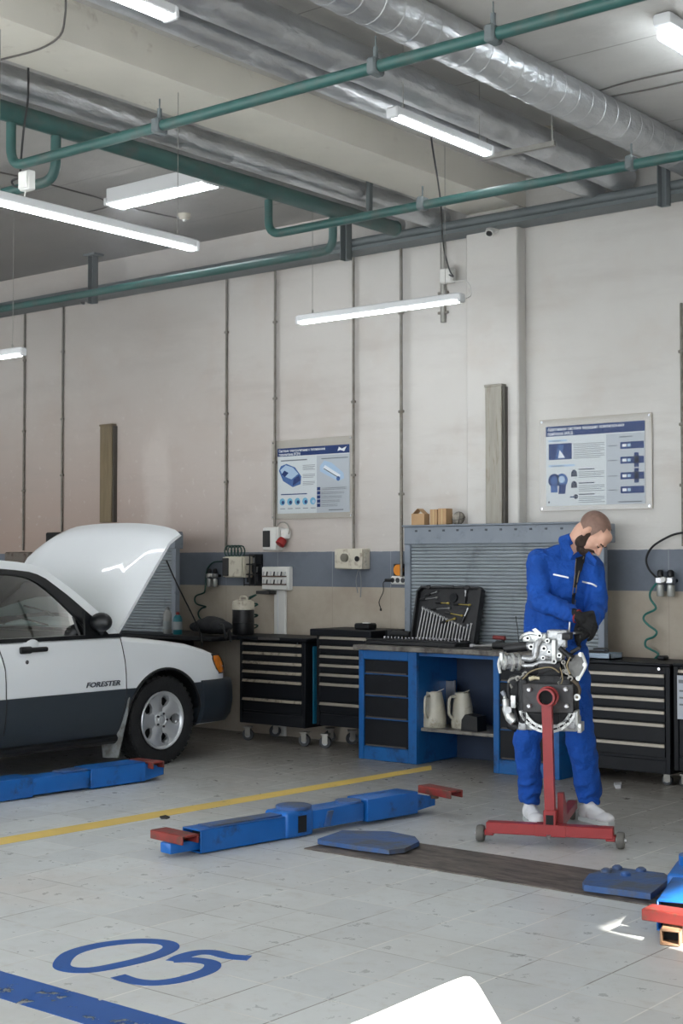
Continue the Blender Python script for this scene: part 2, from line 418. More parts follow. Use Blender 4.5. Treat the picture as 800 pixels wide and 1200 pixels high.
# ------------------------------------------------------------------ green monorail beam and the green pipework
zA = 4.0
A0 = at(0, 130, z=zA); A1 = at(462, 269, z=zA)
xa = (A0.x+A1.x)/2
t = MB()
t.cyl((xa, 1.0, zA+.008), (xa, A1.y, zA+.008), .056, seg=24).cyl((xa, A1.y, zA+.008), (xa, A1.y+.01, zA+.008), .06, seg=24)
rb = thing('main_pipe', 'long thick dark green pipe hanging under the foil ducts of the left bay', 'pipe', (xa, A1.y, zA-.05))
t.build('pipe', MGREEN, rb, world=True)
for y in (3.0, A1.y-.35):
    h = MB()
    h.bx(xa+.02, xa+.05, y-.02, y+.02, zA, ZC); h.bx(xa+.01, xa+.10, y-.06, y+.06, ZC-.01, ZC)
    h.build('hanger', MGREY, rb, world=True)
def bend(p, q, r=.09, n=5):
    return p, q
def pipe_thing(name, label, pts, r, mt=MGREEN, bendr=.12, seg=12, extra=None):
    P = [V(p) for p in pts]; out = [P[0]]
    for i in range(1, len(P)-1):
        a, b, c = P[i-1], P[i], P[i+1]; u = (a-b).normalized(); w = (c-b).normalized(); d = min(bendr, (a-b).length*.45, (c-b).length*.45)
        for k in range(7):
            s_ = k/6; out.append((b+u*d)*(1-s_)**2 + b*2*s_*(1-s_) + (b+w*d)*s_**2)
    out.append(P[-1])
    o = thing(name, label, 'pipe', P[-1]); MB().tube(out, r, seg).build('pipe', mt, o, world=True)
    return o
# front pipe: from the beam down, then along the wall direction to the right and up
yB = at(13, 160, x=xa).y; fB = at(60, 183, y=yB).z; print('B', yB, fB)
pB = pipe_thing('green_pipe', 'green pipe crossing the whole ceiling in front, from the thick pipe to the top right', [(xa, yB, zA-.05), (xa, yB, fB), (1.6, yB, fB)], .028)
for px in (187, 440, 578):
    c = MB()
    p = at(px, 100, y=yB); c.cyl((p.x, yB, fB+.02), (p.x, yB, fB+.09), .012, seg=8); c.box((p.x, yB, fB), (.05, .085, .075), bev=.01); c.cyl((p.x, yB, fB+.09), (p.x, yB, fB+.14), .004, seg=6)
    c.build('pipe_hanger', MGREY, pB, world=True)
# second loop goes left from the beam
y2 = at(72, 160, z=zA-.06).y; z2 = 3.70
p2 = pipe_thing('green_pipe', 'green pipe bending down from the thick pipe and leaving the picture at the left edge', [(xa, y2, zA-.05), (xa, y2, z2), (-15.2, y2, z2)], .03)
# third: from beam right, near the wall
zC3 = 3.82; y3 = at(315, 240, z=zA).y
y3 = at(317, 275, x=xa).y
z3 = at(317, 275, x=xa).z
p3 = pipe_thing('green_pipe', 'green pipe near the wall running right above the hanging lamp', [(xa-.02, y3, zA-.05), (xa-.02, y3, z3), (XR, y3, z3)], .029)
for px in (495, 740):
    c = MB()
    p = at(px, 240, y=y3); c.box((p.x, y3, z3+.01), (.05, .085, .08), bev=.01); c.cyl((p.x, y3, z3), (p.x, y3, z3+.12), .006, seg=6)
    c.build('pipe_hanger', MGREY, p3, world=True)
q = at(390, 262, x=xa)
p4 = pipe_thing('green_pipe', 'green pipe dropping from the thick pipe end and running left under the grey wall pipe', [(xa, q.y, zA-.05), (xa, q.y, 3.72), (-15.2, q.y, 3.72)], .031)
# grey rail pair along the wall
pe0 = at(0, 357, y=9.2); pe1 = at(800, 222, y=9.2)
print('grey pipe', pe0, pe1, 'yB', yB, 'z3', z3, y3, 'xa', xa, 'p4', q)
zg = (pe0.z+pe1.z)/2
o = thing('wall_pipe', 'long grey pipe with cable tray running along the top of the back wall', 'pipe', (-8, 9.2, zg-.05))
MB().tube([(-15.3, 9.2, zg+.01), (XR, 9.2, zg+.01)], .036, 12).build('pipe', MGREY, o, world=True)
MB().bx(-15.3, XR, 9.17, 9.38, zg-.06, zg-.045).bx(-15.3, XR, 9.17, 9.18, zg-.045, zg-.03).build('cable_tray', MGREY, o, world=True)
for px in (115, 411, 783):
    p = at(px, 300, y=9.2)
    MB().bx(p.x-.035, p.x+.035, 9.16, 9.17, zg-.14, ZC).bx(p.x-.035, p.x-.028, 9.1, 9.17, zg-.14, ZC).bx(p.x+.028, p.x+.035, 9.1, 9.17, zg-.14, ZC).bx(p.x-.08, p.x+.08, 9.08, 9.2, ZC-.02, ZC).build('hanger_post', MGREY, o, world=True)

# ------------------------------------------------------------------ ducts (all run towards the wall)
def duct(label, pxa, pya, pxb, pyb, z, r, y0=0.5, rib=0):
    a = at(pxa, pya, z=z); b = at(pxb, pyb, z=z); x = (a.x+b.x)/2
    print('duct', label[:20], a, b)
    o = thing('ventilation_duct', label, 'duct', (x, 8.0, z))
    RB = 1.025 if rib else 1.008; m = MB(); rings = []; y = y0; step = .45 if not rib else .16; k_ = 0
    while y < CW:
        for dy, g_ in ((0, 1.0), (.004, RB), (.024, RB), (.028, 1.0)) + (((step*.5, random.uniform(.985, 1.012)),) if not rib else ()):
            if y+dy < CW:
                rr = r*g_; rings.append([V((x+rr*math.cos(2*PI*k/20), y+dy, z+rr*math.sin(2*PI*k/20))) for k in range(20)])
        y += step
    m.ring_loft(rings); m.build('insulated_pipe', MDUCT, o, world=True, ang=30)
    return o, x
dz = 4.22
duct('foil duct of the left bay, nearest the thick green pipe', 0, 97, 497, 247, dz, .085)
duct('slimmer foil duct of the left bay, hidden behind its neighbour', 0, 125, 470, 262, dz+.02, .06)
duct('foil duct lowest of the middle ceiling group, above the ceiling tube lamp', 230, 50, 690, 208, dz, .075)
duct('thick foil duct in the middle of the ceiling, second from the right', 330, 23, 730, 218, dz+.06, .105)
duct('thick ribbed grey duct at the upper right, above all the others', 440, 8, 795, 177, dz+.12, .125, rib=1)
o = pipe_thing('sprinkler_pipe', 'thin white ceiling pipe left of the ribbed grey duct', [(at(405, 0, z=4.42).x, .5, 4.42), (at(405, 0, z=4.42).x, 8.6, 4.42)], .012, MWHITEP)
# trapeze hangers under the ducts
for i, (px, py, w, lb) in enumerate(((650, 165, .34, 'steel trapeze hanger under the two middle ducts'),)):
    p = at(px, py, z=4.12)
    t = thing('duct_hanger', lb, 'hanger', (p.x, p.y, 4.1))
    MB().bx(p.x-.52, p.x-.0, p.y-.015, p.y+.015, 4.09, 4.12).build('crossbar', MGALV, t, world=True)
    for dx in (-.5, -.02): MB().cyl((p.x+dx, p.y, 4.1), (p.x+dx, p.y, ZC), .005, seg=6).build('threaded_rod', MGALV, t, world=True)

# ------------------------------------------------------------------ lamps
MHOUS = mat('lamp_housing', (210, 212, 214), .45)
def tube_lamp(label, p, q, w=.06, wires=None, housing_h=.05, group=None, ends=True, strip=.7):
    """p, q: world ends; light strip below the housing"""
    p, q = V(p), V(q); d = (q-p); Ln = d.length; c = (p+q)/2; rz = math.atan2(d.y, d.x)
    o = thing('tube_lamp', label, 'lamp', c, rz)
    MB().box((0, 0, housing_h/2), (Ln, w, housing_h), bev=.008).build('housing', MHOUS, o)
    MB().box((0, 0, -.008), (Ln*.975, w*strip, .026), bev=.01, seg=2).build('light_tube', MTUBE, o)
    if ends:
        for e in (-1, 1): MB().box((e*Ln/2, 0, .012), (.03, w*1.15, .062), bev=.008).build('end_cap', MHOUS, o)
    if wires:
        for wx in wires:
            MB().cyl((wx*Ln, 0, housing_h), (wx*Ln, 0, ZC-c.z), .0022, seg=5).cyl((wx*Ln, 0, housing_h), (wx*Ln, 0, housing_h+.03), .008, seg=8).build('suspension_wire', MGALV, o)
    return o
zl = 3.35
a = at(228, 291, z=zl); 
tube_lamp('long hanging tube lamp at the left edge, closest to the viewer', (a.x, a.y, zl), (a.x, a.y-1.55, zl), wires=(-.41, .41))
a = at(540, 351, z=3.35); b = at(343, 376, z=3.35)
print('lamp2', a, b)
tube_lamp('hanging tube lamp in front of the wall, beside the white junction box', (a.x, a.y, 3.35), (b.x, a.y, 3.35), wires=(-.41, .41))
a = at(255, 216, z=4.35); b = at(130, 240, z=4.35); yy = (a.y+b.y)/2
tube_lamp('ceiling tube lamp seen below the thick green pipe', (a.x, yy, 4.35), (b.x, yy, 4.35), w=.2, housing_h=.12)
a = at(462, 134, z=4.02); b = at(570, 180, z=4.02)
tube_lamp('ceiling tube lamp running beside the beam towards the wall', ((a.x+b.x)/2, a.y, 4.02), ((a.x+b.x)/2, b.y, 4.02), w=.07, housing_h=.05, wires=(-.4, .4))
a = at(128, -6, z=4.0); b = at(200, 20, z=4.0)
tube_lamp('ceiling tube lamp cut by the top edge of the picture', (b.x, b.y-1.3, 4.0), (b.x, b.y, 4.0), w=.08, housing_h=.05, wires=(-.4, .4))
a = at(27, 414, z=3.1)
tube_lamp('small far tube lamp at the left edge in front of the wall', (a.x, a.y, 3.1), (a.x-1.4, a.y, 3.1), w=.05, wires=(-.41, .41))
# enclosed damp-proof lamp top right
a = at(777, 42, z=4.34)
o = thing('batten_lamp', 'enclosed ceiling lamp with a clear cover at the top right corner', 'lamp', (a.x, a.y+.6, ZC-.14), PI/2)
MB().box((0, 0, .1), (1.25, .11, .07), bev=.02, seg=2).build('housing', MHOUS, o)
MB().box((0, 0, .03), (1.2, .10, .08), bev=.03, seg=3).build('clear_cover', glass('lamp_cover', (235, 240, 242), .05), o)
for e in (-.02, .02): MB().cyl((-.56, e, .04), (.56, e, .04), .013).build('light_tube', MTUBE, o)
# ================================================================== wall furniture
def conduit(px, pyt, pyb, label, r=.011, top='left', clips=(.25, .5, .8), mt=None, off=.018):
    a = wp(px, pyt, off); b = wp(px, pyb, off); x = (a.x+b.x)/2; y = CW-off
    o = thing('conduit', label, 'conduit', (x, y, b.z))
    pts = [V((x, y, b.z)), V((x, y, a.z))]
    if top == 'left': pts += [V((x-.015, y-.01, a.z+.03)), V((x-.14, y-.1, a.z+.05))]
    elif top == 'up': pts += [V((x, y-.02, a.z+.04)), V((x, y-.14, a.z+.09))]
    MB().tube(pts, r, 8, smooth=0).build('tube', mt or MCOND, o, world=True)
    for t in clips:
        z = b.z+(a.z-b.z)*t; MB().box((x, y, z), (r*4.2, .02, .022), bev=.004).build('clip', MCOND, o, world=True)
    return o
conduit(28, 367, 645, 'steel conduit on the wall, leftmost, ending above the grey box')
conduit(73, 360, 623, 'steel conduit on the wall, second from the left, ending at the black box')
conduit(265, 326, 645, 'steel conduit dropping to the green hose and the control box', top='up')
conduit(322, 318, 617, 'steel conduit passing behind the left edge of the fuel cell poster', top='up', off=.042)
conduit(414, 300, 643, 'steel conduit right of the fuel cell poster, ending at the grey switch box', top='up', off=.042)
conduit(470, 290, 676, 'steel conduit left of the roller shutter, ending at the socket strip', r=.013, top='left', off=.064)
conduit(799, 355, 640, 'steel conduit at the right edge of the picture', top='none')
conduit(519, 262, 378, 'short thick conduit behind the hanging tube lamp', r=.024, top='up', clips=(.1, .3), mt=MGALV)
# junction boxes with cables
def jbox(px0, px1, py0, py1, label, name='junction_box', depth=.06, off=.0, mt=MWHITEP, cat='junction box'):
    a = wp(px0, py0, off+depth); b = wp(px1, py1, off+depth)
    o = thing(name, label, cat, ((a.x+b.x)/2, CW-off, b.z))
    MB().bx(a.x, b.x, CW-off-depth*.8, CW-off, b.z, a.z, bev=.006).build('housing', mt, o, world=True)
    MB().bx(a.x+.006, b.x-.006, CW-off-depth, CW-off-depth*.8, b.z+.006, a.z-.006, bev=.005).build('cover', mt, o, world=True)
    return o, a, b
jbox(514, 529, 315, 330, 'white junction box on the thick conduit over the hanging lamp', off=.05)
p0 = at(505, 160, z=4.24); p1 = wp(526, 322, .13)
c = MB().tube([p0, at(507, 175, y=p0.y+.05), at(516, 235, y=(p0.y+p1.y)/2), at(519, 285, y=p1.y-.1), at(526, 315, y=p1.y), at(531, 324, y=p1.y), p1], .006, 6, smooth=5)
tag(c.build('power_cable', MCABLE), 'black cable hanging from the beam down to the white junction box', 'cable')
c = MB().tube([wp(529, 330, .1), at(547, 330, y=9.1), at(552, 345, y=8.6), at(545, 350, y=8.35)], .003, 6, smooth=5)
tag(c.build('lamp_cable', MWHITEP), 'thin pale cable from the junction box to the hanging tube lamp', 'cable')
a = at(32, 212, z=3.62)
o = thing('junction_box', 'white junction box hanging above the long tube lamp at the left', 'junction box', (a.x, a.y, a.z))
MB().box(a, (.085, .05, .11), bev=.006).box(a+V((0, -.03, .0)), (.075, .012, .095), bev=.004).build('housing', MWHITEP, o, world=True)
pc = at(32, 90, y=a.y); 
MB().tube([(pc.x, a.y, ZC), at(33, 110, y=a.y), at(28, 150, y=a.y), at(24, 195, y=a.y), at(24, 207, y=a.y), at(14, 212, y=a.y-.03), at(18, 219, y=a.y-.03), at(27, 216, y=a.y)], .006, 6, smooth=5).build('cable', MCABLE, o, world=True)
MB().tube([at(30, 222, y=a.y), at(28, 236, y=a.y)], .003, 5).build('cable', MWHITEP, o, world=True)
# cameras
for px, py, lb in ((575, 268, 'small white camera with a dark lens on top of the pilaster'), (100, 350, 'small white camera on the wall under the grey pipe at the far left')):
    off = .12 if px > 500 else .0
    p = wp(px, py, off+.06); o = thing('security_camera', lb, 'camera', (p.x, CW-off, p.z))
    MB().cyl((p.x, CW-off, p.z+.02), (p.x, CW-off-.04, p.z+.02), .045, seg=20).build('mount', MWHITEP, o, world=True)
    s_ = MB().sph((p.x, CW-off-.06, p.z), .038).cyl((p.x, CW-off-.06, p.z), (p.x+.01, CW-off-.10, p.z-.045), .034, seg=18); s_.build('camera_head', MWHITEP, o, world=True)
    MB().cyl((p.x+.009, CW-off-.097, p.z-.04), (p.x+.011, CW-off-.104, p.z-.05), .024, seg=16).build('lens', MBLACK, o, world=True)
# ceiling detectors
for px, py, lb in ((407, 107, 'round smoke detector between the ducts in the upper middle'), (640, 157, 'round smoke detector beside the ribbed grey duct'), (216, 256, 'round smoke detector below the thick green pipe')):
    p = at(px, py, z=ZC-.04); o = thing('smoke_detector', lb, 'smoke detector', (p.x, p.y, ZC))
    MB().lathe([(.055, 0), (.055, -.02), (.04, -.045), (.02, -.05), (0, -.05)], (p.x, p.y, ZC), seg=18).build('housing', mat('detector_cream', (205, 200, 182), .5), o, world=True)
    MB().lathe([(.018, 0), (.014, -.015), (0, -.018)], (p.x, p.y, ZC-.05), seg=12).build('sensor', MWHITEP, o, world=True)
# surface cables on the ceiling slab
def scable(pts, label, z=ZC-.008, r=.006, mt=None):
    P = [at(x, y, z=z) for x, y in pts]
    tag(MB().tube(P, r, 6, smooth=4).build('ceiling_cable', mt or mat('cable_grey', (92, 88, 84), .7)), label, 'cable')
scable([(0, 202), (35, 210), (90, 225), (118, 233), (127, 240), (118, 245), (85, 252)], 'grey cable on the ceiling leading to the wide tube lamp')
scable([(150, 243), (190, 252), (212, 256)], 'grey cable on the ceiling leading to the lower smoke detector')
scable([(700, 107), (740, 95), (800, 82)], 'upper of two cables on the ceiling at the right')
scable([(712, 114), (760, 105), (800, 96)], 'lower of two cables on the ceiling at the right')
scable([(0, 70), (45, 58), (70, 42), (76, 20), (77, 0)], 'loose cable across the beam in the top left corner', z=4.232)
# vertical sheet-metal trunkings
def trunk(px0, px1, pyt, pyb, off, lb, rgb):
    a = wp(px0, pyt, off+.06); b = wp(px1, pyb, off+.06)
    o = thing('cable_trunking', lb, 'trunking', ((a.x+b.x)/2, CW-off, b.z))
    mt = mat('trunking_'+str(rgb[0]), rgb, .45, .25, var=.12, vscale=5, stretch=(6, 6, .6), dirt=(112, 96, 78), dscale=6, dth=.6)
    MB().bx(a.x, b.x, CW-off-.06, CW-off, b.z, a.z, bev=.004).build('channel', mt, o, world=True)
    MB().bx(b.x, b.x+.018, CW-off-.045, CW-off, b.z, a.z-.01).build('side_cover', mat('trunking_dark', (84, 80, 74), .5, .3), o, world=True)
    MB().bx(a.x-.006, b.x+.006, CW-off-.066, CW-off, a.z-.006, a.z+.012, bev=.003).build('top_cap', mt, o, world=True)
trunk(568, 588, 453, 614, .12, 'tall grey metal trunking on the pilaster above the roller shutter', (150, 146, 136))
trunk(117, 130, 499, 612, 0, 'tall brown metal trunking on the wall above the raised bonnet', (126, 112, 88))
o, a, b = jbox(5, 33, 647, 668, 'dirty grey box under the leftmost conduit, behind the car roof', mt=mat('dirty_box', (112, 104, 96), .6, dirt=(70, 50, 44), dscale=12), name='switch_box', cat='switch box')
o, a, b = jbox(53, 73, 624, 650, 'black box under the second conduit, behind the raised bonnet', mt=MBLACK, name='switch_box', cat='switch box')

# ------------------------------------------------------------------ posters under acrylic
MACR = mat('acrylic_backing', (186, 178, 166), .15, coat=.5, var=.04)
MSHEET = mat('poster_paper', (218, 221, 220), .6)
MNAVY = mat('poster_navy', (30, 58, 112), .6, spec=.2); MMID = mat('poster_blue', (74, 108, 164), .6, spec=.2); MPALE = mat('poster_pale', (176, 200, 222), .4)
MLG = mat('poster_light_grey', (190, 194, 198), .6); MTXT = mat('poster_text', (120, 124, 130), .5); MINK = mat('poster_dark', (30, 40, 66), .45); MWH = mat('poster_white', (240, 242, 244), .4); MCYAN = mat('poster_cyan', (110, 176, 206), .4)
def poster(label, outer, inner, draw, off=.0):
    a = wp(outer[0], outer[1], off+.02); b = wp(outer[2], outer[3], off+.02); y = CW-off-.004
    o = thing('poster', label, 'poster', ((a.x+b.x)/2, y, b.z))
    MB().bx(a.x, b.x, y-.012, y-.004, b.z, a.z, bev=.002).build('acrylic_panel', MACR, o, world=True)
    for sx in (a.x+.02, b.x-.02):
        for sz in (a.z-.02, b.z+.02): MB().cyl((sx, y, sz), (sx, y-.02, sz), .008, seg=10).build('stand_off', MCHR, o, world=True)
    c = wp(inner[0], inner[1], off+.02); d = wp(inner[2], inner[3], off+.02)
    x0, z0, w, h = c.x, d.z, d.x-c.x, c.z-d.z
    MB().bx(x0, x0+w, y-.0165, y-.012, z0, z0+h, bev=.001).build('sheet', MSHEET, o, world=True)
    m = MB()
    def R(u0, v0, u1, v1, mt, k=1): m.m(mt).bx(x0+u0*w, x0+u1*w, y-.0165-.0006*k, y-.0163, z0+v0*h, z0+v1*h)
    def D(u, v, r, mt, k=2, ry=None): m.m(mt).cyl((x0+u*w, y-.0163, z0+v*h), (x0+u*w, y-.0165-.0006*k, z0+v*h), r*h, seg=20)
    def PG(pts, mt, k=2): m.m(mt).prism([(x0+u*w, y-.0165-.0006*k, z0+v*h) for u, v in pts], (0, .0005*k, 0))
    def T(u, v, s_, txt, mt, bold=0): m.m(mt).text(txt, s_*h, Matrix.Translation((x0+u*w, y-.0165-.0018, z0+v*h)) @ Matrix.Rotation(PI/2, 4, 'X'), .0003, (.86, 1), bold=bold)
    draw(R, D, PG, T)
    m.build('print', None, o, world=True, smooth=False)
    g_ = MB().bx(a.x+.004, b.x-.004, y-.0235, y-.021, b.z+.004, a.z-.004).build('clear_cover', glass('acrylic_clear', (250, 251, 252), .03, 1.22), o, world=True)
    return o
def lines(R, u0, u1, v0, n, dv, mt=None, th=.007):
    for i in range(n): R(u0, v0-i*dv, u1-(.12*(u1-u0) if i % 3 == 2 else 0), v0-i*dv+th, mt or MTXT)
def drawA(R, D, PG, T):      # adaptive headlights
    R(0, .875, 1, 1, MNAVY); R(.62, 0, 1, .86, MLG)
    T(.02, .945, .055, 'Адаптивная система передних осветительных', MWH, .0006); T(.02, .888, .055, 'приборов (AFLS)', MWH, .0006)
    R(.03, .805, .22, .83, MPALE, 1); T(.06, .808, .026, 'Назначение', MINK)
    R(.03, .58, .27, .78, MNAVY, 2); PG([(.10, .59), (.13, .77), (.19, .76), (.17, .66), (.21, .59)], MMID, 3); PG([(.13, .6), (.145, .70), (.18, .64), (.20, .6)], MWH, 4)
    lines(R, .29, .60, .76, 9, .022)
    R(.03, .49, .30, .515, MPALE, 1); T(.06, .492, .026, 'Состав системы', MINK)
    D(.085, .32, .085, MNAVY); D(.165, .32, .085, MMID); D(.085, .32, .05, MMID, 3); D(.165, .33, .045, MPALE, 3); PG([(.05, .17), (.05, .26), (.12, .26), (.12, .17)], MMID, 3); PG([(.13, .15), (.14, .27), (.21, .27), (.2, .15)], MNAVY, 3)
    for v in (.36, .22): PG([(.26, v), (.265, v+.06), (.285, v+.085), (.30, v+.085), (.32, v+.06), (.325, v)], MINK, 2)
    D(.31, .11, .03, MINK); R(.25, .10, .30, .115, MNAVY, 2)
    for v in (.44, .27, .13): R(.34, v, .50, v+.012, MINK, 1); lines(R, .34, .60, v-.03, 4, .022)
    for v, cr in ((.67, 0), (.49, 1), (.30, 1), (.13, 0)):
        R(.76, v, .99, v+.085, MNAVY, 2); R(.78, v+.025, .82, v+.06, MWH, 3); R(.83, v+.025, .86, v+.06, MPALE, 3)
        if cr: R(.895, v-.045, .94, v+.13, MNAVY, 2)
        R(.64, v+.04, .73, v+.05, MTXT, 2)
    R(.75, .81, .88, .825, MTXT, 2); R(.74, .02, .97, .035, MTXT, 2); D(.03, .05, .012, MINK)
def drawB(R, D, PG, T):      # fuel cells
    R(0, .875, 1, 1, MNAVY); R(.555, 0, 1, .86, MLG)
    T(.02, .94, .055, 'Система электропитания с топливными', MWH, .0006); T(.02, .885, .055, 'элементами (FCEV)', MWH, .0006)
    PG([(.84, .91), (.86, .97), (.90, .94), (.96, .97), (.93, .9), (.88, .92)], MWH, 3)
    R(.05, .80, .42, .818, MTXT, 2); R(.62, .80, .98, .815, MTXT, 2)
    PG([(.02, .66), (.05, .73), (.13, .76), (.25, .70), (.34, .56), (.33, .44), (.22, .40), (.08, .50)], MMID, 2); PG([(.04, .67), (.12, .74), (.22, .70), (.30, .60), (.20, .52), (.08, .58)], MPALE, 3); PG([(.22, .42), (.23, .52), (.31, .58), (.33, .50)], MNAVY, 3); PG([(.06, .60), (.10, .66), (.16, .62), (.11, .56)], MNAVY, 4)
    lines(R, .36, .53, .72, 4, .022); lines(R, .36, .53, .58, 3, .022); lines(R, .36, .53, .47, 3, .022)
    R(.05, .285, .42, .30, MNAVY, 2)
    for i in range(5): D(.07+.108*i, .18, .055, MCYAN); D(.08+.108*i, .17, .028, MNAVY if i < 4 else MPALE, 3); R(.04+.108*i, .07, .11+.108*i, .08, MTXT, 2)
    PG([(.60, .70), (.66, .78), (.76, .74), (.92, .58), (.93, .5), (.85, .46), (.60, .62)], MPALE, 2); PG([(.64, .66), (.67, .71), (.88, .55), (.86, .50)], MWH, 3); PG([(.65, .655), (.655, .665), (.87, .51), (.865, .50)], MINK, 4); D(.85, .50, .035, MMID, 4)
    for i in range(5): R(.56, .335-.062*i, .605, .385-.062*i, MNAVY, 2); lines(R, .62, .96-.03*i, .362-.062*i, 2, .022)
    R(.72, .03, .92, .045, MTXT, 2)
poster('poster about adaptive headlights on the right wall, above the person', (632, 492.4, 764, 596), (639.4, 500.5, 756, 590), drawA)
poster('poster about fuel cells on the wall between two conduits', (318, 517, 413, 606.5), (325.2, 526, 409.4, 599.8), drawB)

# ------------------------------------------------------------------ gear mounted on the wall around the first tool cart
MCREAM = mat('cream_box', (206, 200, 184), .5, dirt=(140, 126, 108), dscale=12, dth=.6)
o, a, b = jbox(260, 283, 652, 677, 'cream control box with a black display under a coil of green hose', name='control_box', cat='control box', depth=.16, mt=MCREAM)
MB().bx(a.x+.012, a.x+.085, CW-.172, CW-.16, b.z+.015, a.z-.015, bev=.004).build('display', MBLACK, o, world=True)
hb = at(274, 652, y=CW-.08)
MHOSE = mat('green_hose', (16, 62, 54), .35)
m = MB(); pts = []
for i in range(5):
    cx = hb.x-.07+.045*i; 
    for k in range(8):
        an = PI*1.1-k/7*2.2*PI*.95; pts.append((cx+.05*math.sin(an)*.9, CW-.08-.006*i, hb.z+.045+.05*math.cos(PI-an)))
m.tube(pts, .006, 7, smooth=2)
tag(m.build('air_hose', MHOSE), 'loops of dark green hose lying on the cream control box', 'hose')
# frame rack with dark tools right of it
p = wp(296, 668, .06); o = thing('tool_rack', 'black wire rack full of tools beside the cream control box', 'rack', (p.x, CW, p.z-.14))
for z in (-.13, -.04, .05, .13):
    MB().tube([(p.x-.065, CW-.01, p.z+z), (p.x-.065, CW-.1, p.z+z), (p.x+.065, CW-.1, p.z+z), (p.x+.065, CW-.01, p.z+z)], .006, 6).build('shelf_wire', MBLACK, o, world=True)
for x in (-.065, 0, .065): MB().cyl((p.x+x, CW-.1, p.z-.14), (p.x+x, CW-.1, p.z+.14), .006, seg=6).build('upright_wire', MBLACK, o, world=True)
MB().bx(p.x-.068, p.x+.068, CW-.02, CW, p.z-.14, p.z+.14).build('back_plate', MDARK, o, world=True)
for i, (dx, dz_) in enumerate(((-.05, -.06), (.01, .03), (.05, -.05))):
    q = (p.x+dx, CW-.06, p.z+dz_); oo = MB().m(MDARK).cyl((q[0], q[1], q[2]-.05), (q[0], q[1], q[2]+.03), .016, seg=10).m(MSTEEL).cyl((q[0], q[1], q[2]+.03), (q[0]+.005, q[1], q[2]+.08), .007, seg=8).build('air_tool')
    tag(oo, 'dark air tool in the wire rack, '+('lower left', 'upper middle', 'lower right')[i], 'tool')
# air treatment units
def frl(px, py, label, sc=1.0):
    p = wp(px, py, .05); o = thing('air_regulator', label, 'air regulator', (p.x, CW, p.z-.09))
    y = CW-.055
    for dx in (-.035*sc, .035*sc):
        MB().lathe([(.02*sc, 0), (.024*sc, .01), (.024*sc, .07*sc), (.018*sc, .075*sc)], (p.x+dx, y, p.z-.09*sc), seg=14).build('bowl', mat('bowl_clear', (170, 172, 168), .2, .3), o, world=True)
        MB().box((p.x+dx, y, p.z+.01*sc), (.048*sc, .048*sc, .04*sc), bev=.006).build('head', MSTEEL, o, world=True)
        MB().lathe([(.014*sc, 0), (.02*sc, .008), (.02*sc, .035*sc), (.012*sc, .045*sc)], (p.x+dx, y, p.z+.03*sc), seg=14).build('knob', MBLACK, o, world=True)
    MB().cyl((p.x, y-.02, p.z+.015*sc), (p.x, y-.045, p.z+.015*sc), .017*sc, seg=16).build('gauge', MWHITEP, o, world=True)
    MB().bx(p.x-.06*sc, p.x+.06*sc, CW-.03, CW, p.z, p.z+.02).build('bracket', MBLACK, o, world=True)
    return p
pf = frl(249, 676, 'air regulator with two bowls on the wall behind the car')
pg = frl(780, 682, 'air regulator with two bowls on the right wall above the wide black cabinet', 1.15)
def wallpath(pts, off=.05): return [wp(x, y, off) for x, y in pts]
tag(MB().tube(wallpath([(260, 658), (250, 659), (243, 667), (241, 680), (240, 692), (238, 695), (230, 698), (228, 703), (231, 708), (241, 711), (236, 713), (232, 719), (236, 726), (246, 726), (241, 731), (239, 737), (243, 741), (254, 738)]), .0075, 7, smooth=5).build('air_hose', MHOSE), 'dark green spiral hose on the wall between the bonnet and the cream control box', 'hose')
tag(MB().tube(wallpath([(292, 700), (300, 697), (291, 703), (292, 707), (302, 708), (291, 714), (291, 719), (302, 721), (291, 726), (291, 731), (302, 733), (293, 739), (296, 741)], .14), .0075, 7, smooth=5).build('air_hose', MHOSE), 'dark green spiral hose in front of the black barrel', 'hose')
tag(MB().tube(wallpath([(800, 624), (785, 628), (765, 640), (757, 654), (760, 667), (771, 679)], .06), .008, 7, smooth=6).build('air_hose', MCABLE), 'black hose looping from the right edge down to the air regulator', 'hose')
MTEALH = mat('teal_hose', (34, 104, 96), .3)
tag(MB().tube(wallpath([(770, 682), (762, 693), (762, 702), (768, 711), (766, 715), (756, 720), (754, 726), (760, 733), (769, 740), (766, 746), (757, 750), (756, 757), (762, 761), (771, 766), (768, 771), (764, 774)], .07), .0085, 8, smooth=6).build('air_hose', MTEALH), 'teal spiral hose hanging on the right wall above the wide black cabinet', 'hose')
# breaker box, siren, rack with bits, white post
o, a, b = jbox(307, 324, 618, 645, 'white breaker box with a black window under the fuel cell poster', name='breaker_box', cat='breaker box', depth=.09)
MB().bx(a.x+.012, a.x+.095, CW-.10, CW-.09, b.z+.03, a.z-.03, bev=.004).build('window', MBLACK, o, world=True)
p = wp(333, 632, .05); o = thing('wall_socket', 'red and white industrial socket beside the white breaker box', 'socket', (p.x, CW, p.z-.05))
MB().box((p.x, CW-.03, p.z+.05), (.08, .06, .09), bev=.012).build('housing', MWHITEP, o, world=True)
MB().lathe([(.035, 0), (.042, .02), (.042, .06), (.03, .065)], (p.x-.01, CW-.05, p.z+.0), (-.2, -.6, -.75), 18).build('socket_cap', mat('socket_red', (150, 34, 34), .4), o, world=True)
tag(MB().tube(wallpath([(322, 621), (327, 613), (335, 613), (339, 620), (338, 626)], .04), .006, 7, smooth=5).build('power_cable', mat('cable_pale', (150, 148, 140), .6)), 'pale cable arching from the breaker box to the red socket', 'cable')
o, a, b = jbox(306, 337, 664, 692, 'white rack of drill bits on the wall above the first tool cart', name='bit_rack', cat='rack', depth=.07)
